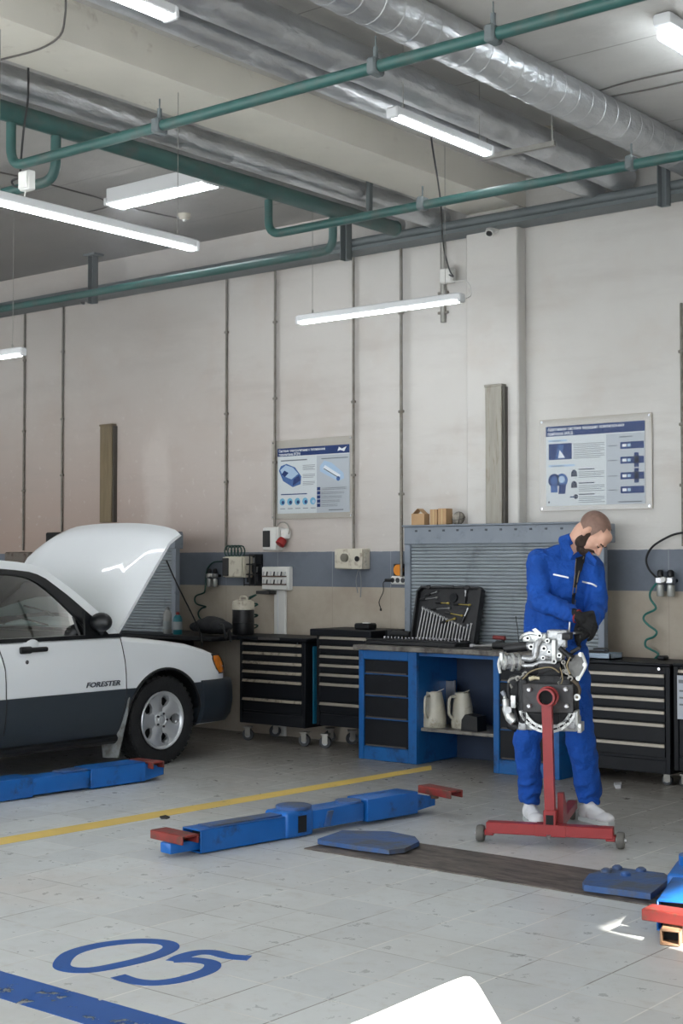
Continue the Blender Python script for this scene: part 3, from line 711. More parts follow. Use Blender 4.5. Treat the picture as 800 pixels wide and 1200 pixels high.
for r_, z in enumerate((.62, .28)):
    zz = b.z+(a.z-b.z)*z; MB().bx(a.x+.012, b.x-.012, CW-.085, CW-.07, zz-.012, zz, bev=.002).build('bit_ledge', mat('ledge_brown', (82, 62, 50), .6), o, world=True)
    for k in range(7):
        x = a.x+.03+k*(b.x-a.x-.06)/6; MB().cyl((x, CW-.08, zz-.004), (x+.008, CW-.08, zz+.035), .006, seg=6).build('drill_bit', MBLACK if k % 2 else MSTEEL, o, world=True)
MB().bx(a.x-.02, a.x+.14, CW-.12, CW-.0, b.z-.035, b.z-.005, bev=.004).build('tray', MBLACK, o, world=True)
# black barrel with cream lid (stands on the first cart), white post
# power sockets left of the shutter
o, a, b = jbox(391, 425, 643, 667, 'grey switch box with a round dial on the blue wall band', name='switch_box', cat='switch box', depth=.10, mt=MCREAM)
MB().bx(a.x+(b.x-a.x)*.62, b.x, CW-.115, CW-.10, b.z, a.z, bev=.004).build('socket_panel', MCREAM, o, world=True)
MB().cyl((a.x+(b.x-a.x)*.4, CW-.10, (a.z+b.z)/2+.01), (a.x+(b.x-a.x)*.4, CW-.125, (a.z+b.z)/2+.01), .035, seg=18).build('dial', mat('dial_grey', (120, 116, 104), .5), o, world=True)
MB().cyl((a.x+(b.x-a.x)*.85, CW-.115, (a.z+b.z)/2), (a.x+(b.x-a.x)*.85, CW-.125, (a.z+b.z)/2), .022, seg=16).build('socket', MBLACK, o, world=True)
for i, (pp, lb) in enumerate(((((420, 667), (417, 680), (419, 695)), 'left'), (((421, 667), (423, 682), (422, 700)), 'right'))):
    tag(MB().tube(wallpath(pp, .06), .004, 6, smooth=5).build('loose_wire', mat('wire_grey', (132, 136, 140), .6)), 'thin loose wire hanging under the grey switch box, %s of the two' % lb, 'wire')
p = wp(467.5, 668, .03)
o = thing('cable_reel', 'orange cable reel on a black plate left of the roller shutter', 'cable reel', (p.x, CW, p.z-.05))
MB().bx(p.x-.06, p.x+.06, CW-.03, CW, p.z-.05, p.z+.05, bev=.004).build('plate', MBLACK, o, world=True)
MB().cyl((p.x, CW-.03, p.z), (p.x, CW-.046, p.z), .046, seg=24).build('reel', mat('orange_reel', (224, 140, 40), .5), o, world=True)
o, a, b = jbox(457, 475, 675, 685, 'white three-way socket strip below the orange cable reel', name='socket_strip', cat='socket', depth=.06)
for k in range(3):
    x = a.x+(b.x-a.x)*(k+.5)/3; MB().cyl((x, CW-.06, (a.z+b.z)/2), (x, CW-.066, (a.z+b.z)/2), .02, seg=16).build('socket_hole', mat('socket_grey', (60, 60, 62), .5), o, world=True)
m = MB(); q = wp(456, 680, .08); m.cyl((q.x-.04, q.y, q.z), (q.x+.03, q.y, q.z), .013, seg=10); m.tube(wallpath([(453, 680), (449, 683), (449, 693), (445, 702), (444, 707), (446, 713)], .05), .004, 6, smooth=4); q2 = wp(446, 713, .05); m.cyl(q2, q2-V((0, 0, .02)), .008, seg=8)
tag(m.build('power_cable', MCABLE), 'black plug and dangling cable in the socket strip', 'cable')
# ================================================================== benches, tool carts, shutters
MHAND = mat('drawer_handle', (178, 168, 152), .4, .35, dirt=(70, 62, 56), dscale=16, dth=.58)
MHAND2 = mat('drawer_handle_clean', (168, 160, 148), .38, .4, var=.08, vscale=20)
MBLUE = mat('blue_enamel', (16, 88, 152), .4, var=.12, vscale=4, dirt=(22, 46, 84), dscale=5, dth=.58)
MTEAL = mat('teal_panel', (22, 104, 134), .45)
MWORN = mat('worn_worktop', (120, 116, 110), .5, var=.15, vscale=12, dirt=(66, 60, 56), dscale=7, dth=.52)
MSHUT = mat('shutter_grey', (134, 142, 148), .5, .1, var=.06, vscale=4, dirt=(92, 96, 102), dscale=3, dth=.60)
MSHUTF = mat('shutter_frame_grey', (124, 132, 142), .45, .1, var=.08, vscale=5, dirt=(92, 98, 108), dscale=6, dth=.62)
def caster(o, x, y, r=.05, rz=0.3, mt=None):
    M_ = Matrix.Translation((x, y, r)) @ Matrix.Rotation(rz, 4, 'Z')
    w = MB().lathe([(r*.55, -.014), (r*.96, -.016), (r, -.008), (r, .008), (r*.96, .016), (r*.55, .014)], (0, 0, 0), (0, 1, 0), 22).xf(M_).build('wheel', mat('caster_rubber', (62, 64, 68), .7), o)
    MB().cyl((0, -.018, 0), (0, .018, 0), r*.5, seg=16).xf(M_).build('hub', mat('caster_hub', (150, 152, 156), .4, .3), w)
    MB().bx(-.02, .025, -.028, -.022, -.01, r+.012).bx(-.02, .025, .022, .028, -.01, r+.012).bx(-.035, .035, -.035, .035, r+.008, r+.022, bev=.003).xf(M_).build('fork', MGALV, o)
def tool_cart(label, pxl, pxr, Y, depth, ztop, zbot, zh, lid=.03, lidext=(.02, .02), name='tool_cart', wheels=True, hmat=None, side=True, post=.035, wr=.05, group=None, xl=None, xr=None, body=None):
    X0 = at(pxl, 800, y=Y).x if xl is None else xl; X1 = at(pxr, 800, y=Y).x if xr is None else xr; w = X1-X0
    o = thing(name, label, 'tool cart', ((X0+X1)/2, Y, 0), 0, group); h = w/2; bd = body or MDARK
    MB().bx(-h, h, .012, depth, zbot, ztop-lid, bev=.006).build('carcass', bd, o)
    for sx in (-1, 1): MB().bx(sx*h, sx*(h-post), -.004, .02, zbot, ztop-lid, bev=.004).build('corner_post', bd, o)
    MB().bx(-h-lidext[0], h+lidext[1], -.02, depth, ztop-lid, ztop, bev=.006).build('top', bd, o)
    zz = list(zh)+[zbot+.02]
    for i, z in enumerate(zh):
        t = z+.016; b_ = zz[i+1]+.02 if i < len(zh)-1 else zbot+.11
        d = MB().bx(-h+post+.004, h-post-.004, -.002, .014, b_, t, bev=.003).build('drawer', bd, o)
        MB().bx(-h+post+.004, h-post-.004, -.016, -.002, z-.011, z+.011, bev=.004).bx(-h+post+.004, h-post-.004, -.018, -.014, z-.011, z-.004).build('handle', hmat or MHAND, d)
    MB().bx(-h+post, h-post, .0, .014, zbot, zbot+.09, bev=.003).build('kick_panel', bd, o)
    MB().cyl((h-post/2-.06, -.004, ztop-lid-.018), (h-post/2-.06, -.012, ztop-lid-.018), .010, seg=12).build('lock', MCHR, o)
    if side:
        m = MB().bx(h-.002, h+.006, .09, depth-.04, zbot+.03, ztop-.07, bev=.002)
        for k in range(22):
            z = zbot+.05+k*(ztop-zbot-.15)/22; m.bx(h+.006, h+.009, .10, depth-.05, z, z+.012)
        m.build('side_panel', MTEAL, o)
    if wheels:
        for x, y, a_ in ((-h+.05, .05, .4), (h-.05, .05, .2), (-h+.06, depth-.06, .9), (h-.06, depth-.06, 1.0)): caster(o, x, y, wr, a_)
    return o, X0, X1
Yc = 8.94
zf = lambda py, Y=Yc, px=320: at(px, py, y=Y).z
zh1 = [at(317, 730+v/5, y=Yc).z for v in (126, 180, 236, 290, 344, 454)]
c1, a_, b_ = tool_cart('small black tool cart on casters with a teal side and worn pale handles', 281, 358, Yc, .44, .885, at(320, 850, y=Yc).z, zh1)
MB().bx(-.14, .10, -.026, -.02, .862, .882, bev=.002).build('badge_strip', mat('strip_grey', (76, 72, 72), .5), c1)
zh2 = [at(410, 730+v/5, y=Yc).z for v in (92, 148, 203, 256, 312, 368, 484)]
c2, a2_, b2_ = tool_cart('taller black tool cart on casters half hidden behind the blue bench', 371, 0, Yc, .44, at(400, 738, y=Yc).z, at(400, 852, y=Yc).z, zh2, lid=.055, lidext=(.06, .004), hmat=MHAND2, xr=at(413, 800, y=8.67).x-.02)
Y3 = 8.92
zh3 = [at(735, py, y=Y3).z for py in (790, 804.2, 818, 832.2, 847, 870.6)]
c3, a3_, b3_ = tool_cart('wide black tool cabinet behind the person with thin pale handles', 681, 785, Y3, .46, at(735, 775.5, y=Y3).z, at(735, 903, y=Y3).z, zh3, lid=.02, hmat=MHAND2, side=False, lidext=(.01, .01), wr=.035)
c4, a4_, b4_ = tool_cart('black cabinet at the right edge with a white paper notice', 0, 0, Y3-.01, .48, at(795, 777, y=Y3).z, at(795, 903, y=Y3).z, [at(795, 786, y=Y3).z], lid=.02, side=False, lidext=(.0, .01), wr=.035, xl=b3_+.03, xr=b3_+.75, name='tool_cabinet')
c4['category'] = 'cabinet'; c3['category'] = 'cabinet'
pn = at(796, 817, y=Y3-.03); 
tag(MB().m(mat('notice_paper', (190, 196, 204), .6)).bx(pn.x-.015, pn.x+.2, Y3-.034, Y3-.031, at(796, 842, y=Y3).z, at(796, 791, y=Y3).z).m(MTXT).bx(pn.x-.005, pn.x+.19, Y3-.0346, Y3-.034, at(796, 800, y=Y3).z, at(796, 796, y=Y3).z).bx(pn.x+.0, pn.x+.17, Y3-.0346, Y3-.034, at(796, 810, y=Y3).z, at(796, 808, y=Y3).z).bx(pn.x+.0, pn.x+.18, Y3-.0346, Y3-.034, at(796, 818, y=Y3).z, at(796, 816, y=Y3).z).bx(pn.x+.0, pn.x+.17, Y3-.0346, Y3-.034, at(796, 826, y=Y3).z, at(796, 824, y=Y3).z).build('paper_notice'), 'white paper notice stuck on the black cabinet at the right edge', 'notice')
# black barrel with cream lid on cart 1 ; white post behind cart 1
q = at(284, 742, y=Yc+.16); zt = .885
o = thing('barrel', 'black barrel with a cream lid standing on the small tool cart', 'barrel', (q.x, Yc+.17, zt))
MB().lathe([(.0, 0), (.088, 0), (.094, .01), (.094, .10), (.098, .105), (.094, .11), (.094, .215), (.0, .215)], (0, 0, 0), seg=28).build('drum', MBLACK, o)
MB().lathe([(0, .215), (.097, .215), (.097, .26), (.092, .285), (.06, .30), (0, .302)], (0, 0, 0), seg=28).build('lid', MCREAM, o)
MB().tube([(-.04, 0, .30), (-.03, 0, .325), (.03, 0, .325), (.04, 0, .30)], .008, 6, smooth=3).build('handle', MCREAM, o)
q = at(327, 740, y=CW-.05)
q0 = at(320.5, 740, y=CW-.03); q1 = at(334, 740, y=CW-.03)
o = thing('white_post', 'white flat post against the wall behind the small tool cart', 'post', ((q0.x+q1.x)/2, CW-.035, 0)); hw = (q1.x-q0.x)/2
MB().bx(-hw, hw, .006, .033, 0, at(327, 690, y=CW-.07).z, bev=.006).build('post', mat('post_white', (212, 212, 208), .45), o)
MB().bx(-hw*.35, -hw*.2, .003, .006, .02, at(327, 692, y=CW-.07).z).build('groove_strip', MHOUS, o)
# ------------------------------------------------------------------ the blue workbench
YB = 8.70
def bxx(px, Y=YB): return at(px, 830, y=Y).x
XB0, XB1, XB2, XB3 = bxx(420), bxx(488), bxx(577.5), bxx(655)
zt0 = at(505, 767, y=YB).z
wbn = thing('workbench', 'long blue workbench with a worn grey top and an open shelf bay', 'workbench', ((XB0+XB3)/2, YB, 0))
TT = zt0+.012     # underside of worktop
BD = .55
def unit(X0, X1):
    m = MB(); m.bx(X0, X1, YB+.02, YB+BD, .0, TT, bev=.004); c_ = m.build('cabinet_body', MBLUE, wbn, world=True)
    fr = .05
    f = MB()
    f.bx(X0, X0+fr, YB, YB+.02, 0, TT, bev=.004).bx(X1-fr-.03, X1, YB, YB+.02, 0, TT, bev=.004).bx(X0+fr, X1-fr-.03, YB, YB+.02, TT-.07, TT, bev=.004).bx(X0+fr, X1-fr-.03, YB, YB+.02, 0, .10, bev=.004)
    f.build('front_frame', MBLUE, wbn, world=True)
    z0, z1 = .10, TT-.07; cuts = [z1, z1-.17*(z1-z0), z1-.42*(z1-z0), z1-.68*(z1-z0), z0]
    for a, b in zip(cuts[:-1], cuts[1:]):
        d = MB().bx(X0+fr+.004, X1-fr-.034, YB+.006, YB+.02, b+.006, a-.004, bev=.003).build('drawer', MDARK, wbn, world=True)
        MB().bx(X0+fr+.02, X1-fr-.05, YB+.000, YB+.007, b+.006, b+.018, bev=.002).build('handle', mat('dark_handle', (74, 70, 68), .5), d, world=True)
unit(XB0, XB1); unit(XB2, XB3)
MB().bx(XB1, XB2, YB+BD-.02, YB+BD, 0, TT).build('back_panel', mat('bench_back', (30, 44, 66), .6, var=.15), wbn, world=True)
MB().bx(XB1+.001, XB2-.001, YB+.03, YB+BD-.02, TT-.03, TT-.001).build('under_rail', MBLUE, wbn, world=True)
zs = at(530, 856, y=YB+.05).z
MB().bx(XB1+.001, XB2-.001, YB+.05, YB+BD-.02, zs-.025, zs, bev=.003).build('shelf', MWORN, wbn, world=True)
XT0 = bxx(413.5, YB-.03)
MB().bx(XT0, XB3+.01, YB-.035, YB+BD+.02, TT, TT+.038, bev=.005).build('worktop', MWORN, wbn, world=True)
ZT = TT+.038
# jugs on the shelf
MJUG = mat('jug_plastic', (176, 172, 158), .35, var=.12, vscale=8, dirt=(120, 110, 92), dscale=8, dth=.6)
def jug(px, Y, label, s_=1.0, rz=0):
    p = at(px, 852, y=Y); o = thing('oil_jug', label, 'jug', (p.x, Y, zs), rz, 'oil jugs on the bench shelf')
    prof = [(.0, 0), (.092, 0), (.097, .012), (.094, .06), (.082, .16), (.066, .235), (.060, .262), (.052, .262), (.055, .23), (0, .22)]
    MB().lathe([(a*s_, b*s_) for a, b in prof], (0, 0, 0), seg=26).xf(Matrix.Diagonal((1, .85, 1, 1))).build('body', MJUG, o)
    MB().tube([(-.01, -.055*s_, .235*s_), (-.012, -.10*s_, .232*s_), (-.012, -.115*s_, .19*s_), (-.012, -.115*s_, .11*s_), (-.012, -.085*s_, .075*s_)], .011*s_, 8, smooth=4).build('handle', MJUG, o)
    MB().prism([(.03*s_, -.02, .262*s_), (.085*s_, 0, .285*s_), (.03*s_, .02, .262*s_), (.045*s_, 0, .22*s_)], (0, .001, .004)).build('spout', MJUG, o)
jug(508.5, YB+.16, 'pale plastic jug on the bench shelf, nearest the blue drawer unit', 1.0, .1)
jug(542, YB+.24, 'pale plastic jug on the bench shelf, farther to the right and partly hidden', 1.0, -.35)
p = at(526.5, 850, y=YB+.34); tag(MB().bx(p.x-.14, p.x+.012, YB+.38, YB+.388, zs, zs+.33, bev=.002).bx(p.x+.012, p.x+.024, YB+.375, YB+.393, zs, zs+.335, bev=.002).build('metal_sheet', MSTEEL), 'grey metal sheet standing behind the two pale jugs', 'metal sheet')
p = at(549, 860, y=YB+.10); tag(MB().prism([(p.x-.055, YB+.08, zs), (p.x+.09, YB+.08, zs), (p.x+.085, YB+.08, zs+.11), (p.x-.02, YB+.08, zs+.12), (p.x-.05, YB+.08, zs+.08)], (0, .12, 0)).build('black_box', MBLACK), 'small black box in front of the right jug on the shelf', 'box')
# things on the worktop: wrench case
MCASE = mat('case_plastic', (28, 29, 32), .5, bump=.2, bscale=60)
xa_, xb_ = at(480, 750, y=8.98).x, at(552.5, 752, y=8.98).x; wc = xb_-xa_
case = thing('wrench_case', 'open black case with a row of combination wrenches in its raised lid', 'tool case', ((xa_+xb_)/2, 8.98, ZT))
TL = .17   # lean
ML = Matrix.Translation((0, .0, .02)) @ Matrix.Rotation(-TL, 4, 'X')
hl = at(520, 688, y=9.03).z-ZT; hl = hl/math.cos(TL)-.02
def lid_poly(w, h, c): return [(-w/2+c*.2, 0), (-w/2+c*.2, h*.15), (-w/2+c*.6, h-c), (-w/2+c*1.6, h), (w/2+c*.2, h), (w/2+c*.9, h-c*.6), (w/2+c*.2, 0)]
mm = MB().prism([(x, .06, z) for x, z in lid_poly(wc, hl, .035)], (0, -.018, 0))
n_ = lid_poly(wc, hl, .035)
for (xA, zA_), (xB, zB) in zip(n_, n_[1:]+n_[:1]):
    mm.cyl((xA, .0, zA_), (xA, .058, zA_), .009, seg=8)
    d_ = V((xB-xA, 0, zB-zA_)); ang_ = math.atan2(d_.z, d_.x); mm.box(((xA+xB)/2, .03, (zA_+zB)/2), (d_.length, .058, .014), (0, -ang_, 0))
mm.xf(ML).build('lid', MCASE, case)
MB().box((0.02, .0, hl+.004), (.11, .03, .012), bev=.004).xf(ML).build('carry_handle', mat('handle_grey', (80, 82, 86), .5), case)
for sx in (-.16, .2):
    MB().box((sx, -.002, hl-.003), (.04, .012, .03), bev=.004).xf(ML).build('latch', MBLACK, case)
NW = 17
ORD = 'first second third fourth fifth sixth seventh eighth ninth tenth eleventh twelfth thirteenth fourteenth fifteenth sixteenth seventeenth eighteenth nineteenth twentieth twenty-first twenty-second'.split()
for i in range(NW):
    t = i/(NW-1); x = -wc/2+.045+(wc-.10)*t; L_ = (.235*(1-t)+.075*t) if i < 15 else (.115+.008*(i-15)); lean = .12
    wr = .0062+.0034*(1-t); Mw = ML @ Matrix.Translation((x, .028, .035)) @ Matrix.Rotation(lean, 4, 'Y')
    tool = MB()
    tool.prism([(-.0035-.002*(1-t), 0, wr), (.0035+.002*(1-t), 0, wr), (.003+.002*(1-t), 0, L_-wr), (-.003-.002*(1-t), 0, L_-wr)], (0, .006, 0))
    tool.lathe([(wr*.55, -.004), (wr*1.1, -.004), (wr*1.1, .006), (wr*.55, .006), (wr*.55, -.004)], (0, .003, 0), (0, 1, 0), 14, cap=False)
    R1 = wr*1.35
    tool.prism([(R1*math.sin(a), 0, L_+R1*math.cos(a)) for a in [.45, 1.0, 1.6, 2.2, 2.8, 3.5, 4.1, 4.7, 5.3, 5.83]]+[(-R1*.42, 0, L_-.1*R1), (0, 0, L_-.35*R1), (R1*.42, 0, L_-.1*R1)], (0, .007, 0))
    lb = 'largest steel wrench in the lid, at its left end' if i == 0 else ('last steel wrench in the lid, at its right end' if i == NW-1 else ORD[i]+' steel wrench from the left in the case lid')
    tool.xf(frame((case.location.x, case.location.y, case.location.z)) @ Mw)
    tag(tool.build('wrench', MSTEEL), lb, 'wrench', 'steel wrenches in the case lid')
# small tools in upper part of the lid
MGOLD = mat('brass_yellow', (178, 160, 84), .35, .6)
for i, (u, v, L2, an, mt_) in enumerate(((-.13, .90, .05, 1.3, MSTEEL), (-.15, .80, .10, 1.45, MSTEEL), (-.02, .72, .06, 1.6, MGOLD), (-.03, .62, .11, 1.5, MSTEEL), (.06, .82, .0, 0, MDARK), (.16, .70, .09, 1.6, MGOLD), (.10, .52, .1, 1.7, MGOLD), (.17, .88, .03, 0, MSTEEL), (.19, .55, .05, .4, MSTEEL), (.05, .42, .07, 1.3, MGOLD))):
    Mw = frame(tuple(case.location)) @ ML @ Matrix.Translation((u, .028, v*hl)) @ Matrix.Rotation(an, 4, 'Y')
    tl = MB()
    if L2 == 0: tl.m(MDARK).cyl((0, .0, 0), (0, .015, 0), .035, seg=20)
    else: tl.m(mt_).cyl((0, 0, -L2/2), (0, 0, L2/2), .0045, seg=8).cyl((0, 0, L2/2), (0, 0, L2/2+.018), .009, seg=10).m(MBLACK).cyl((0, 0, -L2/2-.05), (0, 0, -L2/2), .010, seg=8)
    tl.xf(Mw); tag(tl.build('hand_tool'), ['short screwdriver at the top left of the case lid', 'long screwdriver at the left of the case lid below the shortest one', 'small brass coloured tool in the middle of the lid', 'long steel extension bar above the wrench row', 'round black ratchet case in the lid', 'brass coloured pliers at the right of the lid', 'brass coloured pliers lower right in the lid', 'small bit holder at the top right of the lid', 'short steel socket piece at the right side of the lid', 'brass coloured spanner just above the wrench row'][i], 'tool')
# case base with sockets
xg = at(437, 760, y=8.86).x; bw = case.location.x+wc/2-xg
MB().bx(xg-case.location.x, wc/2, -.22, 0.0, 0, .035, bev=.008).bx(xg-case.location.x, wc/2, -.215, -.205, .035, .05, bev=.003).build('base', MCASE, case)
for i in range(22):
    x = xg+.06+i*(bw-.14)/21; r_ = .0085 if i else .014
    s_ = MB().m(MCHR).lathe([(r_*.6, 0), (r_, 0), (r_, .022), (r_*.6, .022), (r_*.6, .004)], (x, 8.98-.045, ZT+.035), seg=12).build('socket')
    tag(s_, 'largest chrome socket in the case base' if i == 0 else ORD[i]+' chrome socket from the left in the case base', 'socket', 'chrome sockets in the case base')
# grinder, drill, tray, bottle etc. on the bench
p = at(431, 742, y=8.98)
o = thing('battery_charger', 'dark boxy charger with a small white label on the black tool cart', 'charger', (at(428, 740, y=9.1).x, 9.12, at(400, 738, y=Yc).z))
MB().bx(-.09, .06, -.06, .06, 0, .05, bev=.012).build('housing', MBLACK, o); MB().bx(.0, .055, -.062, -.02, .05, .058, bev=.002).build('label_plate', MWHITEP, o)
cx2 = at(463, 738, y=9.12)
o = thing('angle_grinder', 'black angle grinder lying behind the wrench case beside the shutter frame', 'grinder', (at(463, 750, y=9.02).x+.04, 9.06, ZT))
MB().cyl((-.12, 0, .07), (.08, 0, .065), .034, .03, 18).build('motor_body', MBLACK, o); MB().cyl((-.12, 0, .10), (-.12, 0, .03), .04, seg=16).build('gear_head', MDARK, o); MB().cyl((-.12, 0, .0), (-.12, 0, .022), .058, seg=24).build('disc_guard', MSTEEL, o)
o = thing('air_ratchet', 'long dark air ratchet lying on the bench beside the engine', 'air tool', (at(592, 765, y=8.82).x, 8.82, ZT))
MB().cyl((-.10, 0, .028), (.16, 0, .028), .026, .022, 14).build('grip', MBLACK, o); MB().cyl((-.28, .01, .018), (-.10, 0, .026), .010, .016, 10).build('shaft', MSTEEL, o); MB().box((-.29, .01, .018), (.04, .035, .03), bev=.006).build('head', MSTEEL, o)
o = thing('spray_gun', 'small red and black gun standing on the bench against the shutter', 'spray gun', (at(583, 752, y=9.02).x, 9.04, ZT))
MB().cyl((0, 0, 0), (0, 0, .05), .03, seg=16).build('cup', MBLACK, o); MB().cyl((-.05, 0, .075), (.05, 0, .07), .016, seg=12).build('barrel', mat('gun_red', (120, 44, 44), .5), o); MB().cyl((.03, 0, .07), (.045, 0, .0), .012, seg=10).build('handle', MBLACK, o)
tag(MB().tube([(at(560, 765, y=8.75).x, 8.76, ZT+.006), (at(530, 764, y=8.8).x, 8.80, ZT+.006), (at(515, 768, y=8.75).x, 8.74, ZT+.006), (at(540, 770, y=8.71).x, 8.70, ZT+.006), (at(575, 770, y=8.74).x, 8.75, ZT+.006)], .006, 6, smooth=6).build('power_cable', MCABLE), 'black cable looped on the worktop in front of the wrench case', 'cable')
tag(MB().tube([at(609, 760, y=8.95)+V((0, 0, -.03)), at(606, 735, y=8.95), at(604, 722, y=8.95)], .0035, 6).cyl(V((at(609, 760, y=8.95).x, 8.95, ZT)), V((at(609, 760, y=8.95).x, 8.95, ZT+.03)), .02, seg=12).build('antenna', MBLACK), 'thin black rod standing on the bench left of the person', 'rod')
# tray at right behind the person, on the wide cabinet
zc3 = at(735, 775.5, y=Y3).z; p = at(700, 772, y=Y3+.12)
o = thing('parts_tray', 'pale grey metal tray on the wide black cabinet behind the person', 'tray', (p.x, Y3+.15, zc3))
MB().bx(-.10, .13, -.09, .09, .0, .012).bx(-.10, .13, -.09, -.082, 0, .045).bx(-.10, .13, .082, .09, 0, .045).bx(.122, .13, -.09, .09, 0, .045).bx(-.10, -.092, -.09, .09, 0, .045).build('tray', mat('tray_blue_grey', (150, 168, 184), .4, .2), o)
tag(MB().tube([(p.x-.12, Y3+.15, zc3+.05), (p.x+.05, Y3+.15, zc3+.05), (p.x+.07, Y3+.15, zc3+.062), (p.x+.04, Y3+.15, zc3+.075), (p.x-.05, Y3+.15, zc3+.068)], .006, 6, smooth=4).box((p.x-.05, Y3+.13, zc3+.03), (.12, .06, .034), bev=.01).build('pliers', MBLACK), 'black pliers lying in the pale grey tray', 'pliers')
tag(MB().bx(at(758, 776, y=Y3+.1).x-.03, at(758, 776, y=Y3+.1).x+.03, Y3+.30, Y3+.38, zc3, zc3+.03, bev=.01).build('hose_nozzle', MBLACK), 'black nozzle of the teal hose resting on the wide cabinet', 'nozzle')
# ------------------------------------------------------------------ roller shutter cupboards on the wall side
def shutter(label, X0, X1, Y, z0, ztop, zhead, back=None):
    o = thing('shutter_cabinet', label, 'roller shutter', ((X0+X1)/2, Y, z0)); P_ = .055
    MB().bx(X0, X1, Y-.02, back or CW-.125, zhead-.001, ztop, bev=.004).bx(X0-.012, X1+.012, Y-.035, Y+.06, ztop, ztop+.014, bev=.003).build('header_box', MSHUTF, o, world=True)
    for x in (X0, X1-P_): MB().bx(x, x+P_, Y-.015, Y+.04, z0, zhead, bev=.004).build('guide_post', MSHUTF, o, world=True)
    n = int((zhead-z0)/.0268)+1; sh = []
    m = MB(); prof = []
    for i in range(n):
        z = z0+i*.0268; prof += [(z, Y+.016), (z+.003, Y+.004), (z+.013, Y+.002), (z+.024, Y+.004)]
    m.ring_loft([[V((X0+P_*.5, y, z)), V((X1-P_*.5, y, z)), V((X1-P_*.5, Y+.03, z)), V((X0+P_*.5, Y+.03, z))] for z, y in prof]); m.build('slat_curtain', MSHUT, o, world=True, ang=20)
    return o
YS = 9.14
xs0, xs1 = at(475, 700, y=YS).x, at(709, 700, y=YS).x; zt_ = at(560, 616, y=YS).z; zh_ = at(560, 637, y=YS).z
sc_ = shutter('long grey roller shutter cabinet at the back of the blue workbench', xs0, xs1, YS, ZT, zt_, zh_)
for i in range(13):
    x = xs0+.12+i*(xs1-xs0-.2)/12; MB().bx(x-.012, x+.012, YS-.024, YS-.02, zt_-.04, zt_-.025, bev=.002).build('slot', mat('slot_dark', (70, 76, 84), .6), sc_, world=True)
YS2 = 8.96
xr_ = at(207, 700, y=YS2).x
ZL = at(220, 744, y=8.80).z
shutter('second grey roller shutter cabinet hidden behind the raised bonnet', at(84, 700, y=YS2).x, xr_, YS2, ZL, zt_-.02, zh_-.02, YS2+.08)
# dark bench behind the car
xbr = a_-.035
o = thing('dark_bench', 'dark workbench behind the bonnet of the white car', 'workbench', (xbr-1.2, 8.66, 0))
MB().bx(xbr-2.5, xbr, 8.62, CW-.02, ZL-.035, ZL, bev=.006).build('worktop', MDARK, o, world=True)
for x in (xbr-2.4, xbr-1.45): MB().bx(x, x+.5, 8.68, CW-.04, .06, ZL-.05, bev=.004).build('cabinet_body', MDARK, o, world=True)
for x in (xbr-2.45, xbr-.95): MB().bx(x, x+.05, 8.66, 8.71, 0, ZL-.05, bev=.004).build('leg', MDARK, o, world=True)
# bulky dark bag at the right end
def bottle(px, Y, lb, prof, mt, capm, hcap):
    p = at(px, 742, y=Y); o = thing('bottle', lb, 'bottle', (p.x, Y, ZL))
    MB().lathe(prof, (0, 0, 0), seg=20).build('body', mt, o); z = prof[-1][1]; MB().lathe([(0, z), (.016, z), (.016, z+hcap), (.008, z+hcap+.006), (0, z+hcap+.006)], (0, 0, 0), seg=14).build('cap', capm, o)
    MB().lathe([(prof[2][0]+.0008, prof[2][1]+.03), (prof[2][0]+.0008, prof[2][1]+.10)], (0, 0, 0), seg=20, cap=False).build('paper_label', mat('label_'+mt.name, tuple(int(c*.7) for c in (200, 210, 214)), .5), o)
bottle(196, 8.84, 'grey translucent bottle on the dark bench behind the car', [(0, 0), (.036, 0), (.039, .01), (.039, .17), (.03, .19), (.015, .21)], mat('bottle_grey', (150, 152, 150), .25), mat('cap_grey', (120, 122, 124), .4), .02)
bottle(208, 8.82, 'teal bottle with a red cap on the dark bench behind the car', [(0, 0), (.038, 0), (.041, .01), (.041, .13), (.034, .155), (.017, .17)], mat('bottle_teal', (20, 104, 116), .3), mat('cap_red', (140, 40, 36), .4), .018)
m = MB(); bx0 = xbr-.22
m.sph((bx0, 8.86, ZL+.085), (.17, .12, .075), seg=20).sph((bx0+.1, 8.84, ZL+.075), (.13, .10, .06)).sph((bx0-.12, 8.88, ZL+.07), (.14, .1, .05))
b = thing('tool_bag', 'bulky black bag at the right end of the dark bench', 'bag', (bx0, 8.86, ZL))
organic(m, 'bag', mat('bag_fabric', (30, 32, 36), .8), b, .012, 3, world=True, disp=.02, dsize=.08)
MB().tube([(bx0+.12, 8.80, ZL+.05), (bx0+.2, 8.78, ZL+.10), (bx0+.25, 8.78, ZL-.02), (bx0+.28, 8.78, ZL+.06), (bx0+.30, 8.78, ZL-.04)], .010, 7, smooth=4).build('strap', MBLACK, b, world=True)
# things on top of the shutter header
ztt = zt_+.014
MCARD = mat('cardboard', (184, 150, 112), .8, var=.06)
def carton(px0, px1, pyt, Y, lb, tilt=0, flap=False):
    a, b = at(px0, 612, y=Y).x, at(px1, 612, y=Y).x; h = at(px0, pyt, y=Y).z-ztt; w = b-a
    o = thing('carton', lb, 'carton', ((a+b)/2, Y+.05, ztt), tilt)
    MB().box((0, 0, h/2), (w, .09, h), bev=.002).build('box', MCARD, o)
    if flap:
        for sx in (-1, 1): MB().box((sx*w*.22, 0, h+.018), (w*.52, .088, .003), (0, sx*.75, 0)).build('flap', MCARD, o)
    else: MB().box((0, -.047, h*.5), (w*.12, .002, h*.96)).build('tape', mat('tape', (200, 176, 130), .4), o)
YT = YS+.05
carton(481, 495, 602, YT, 'small cardboard carton with open flaps at the left end of the shutter top', .15, True)
carton(503, 511.5, 597, YT, 'upright cardboard carton on the shutter top, left one of the touching pair')
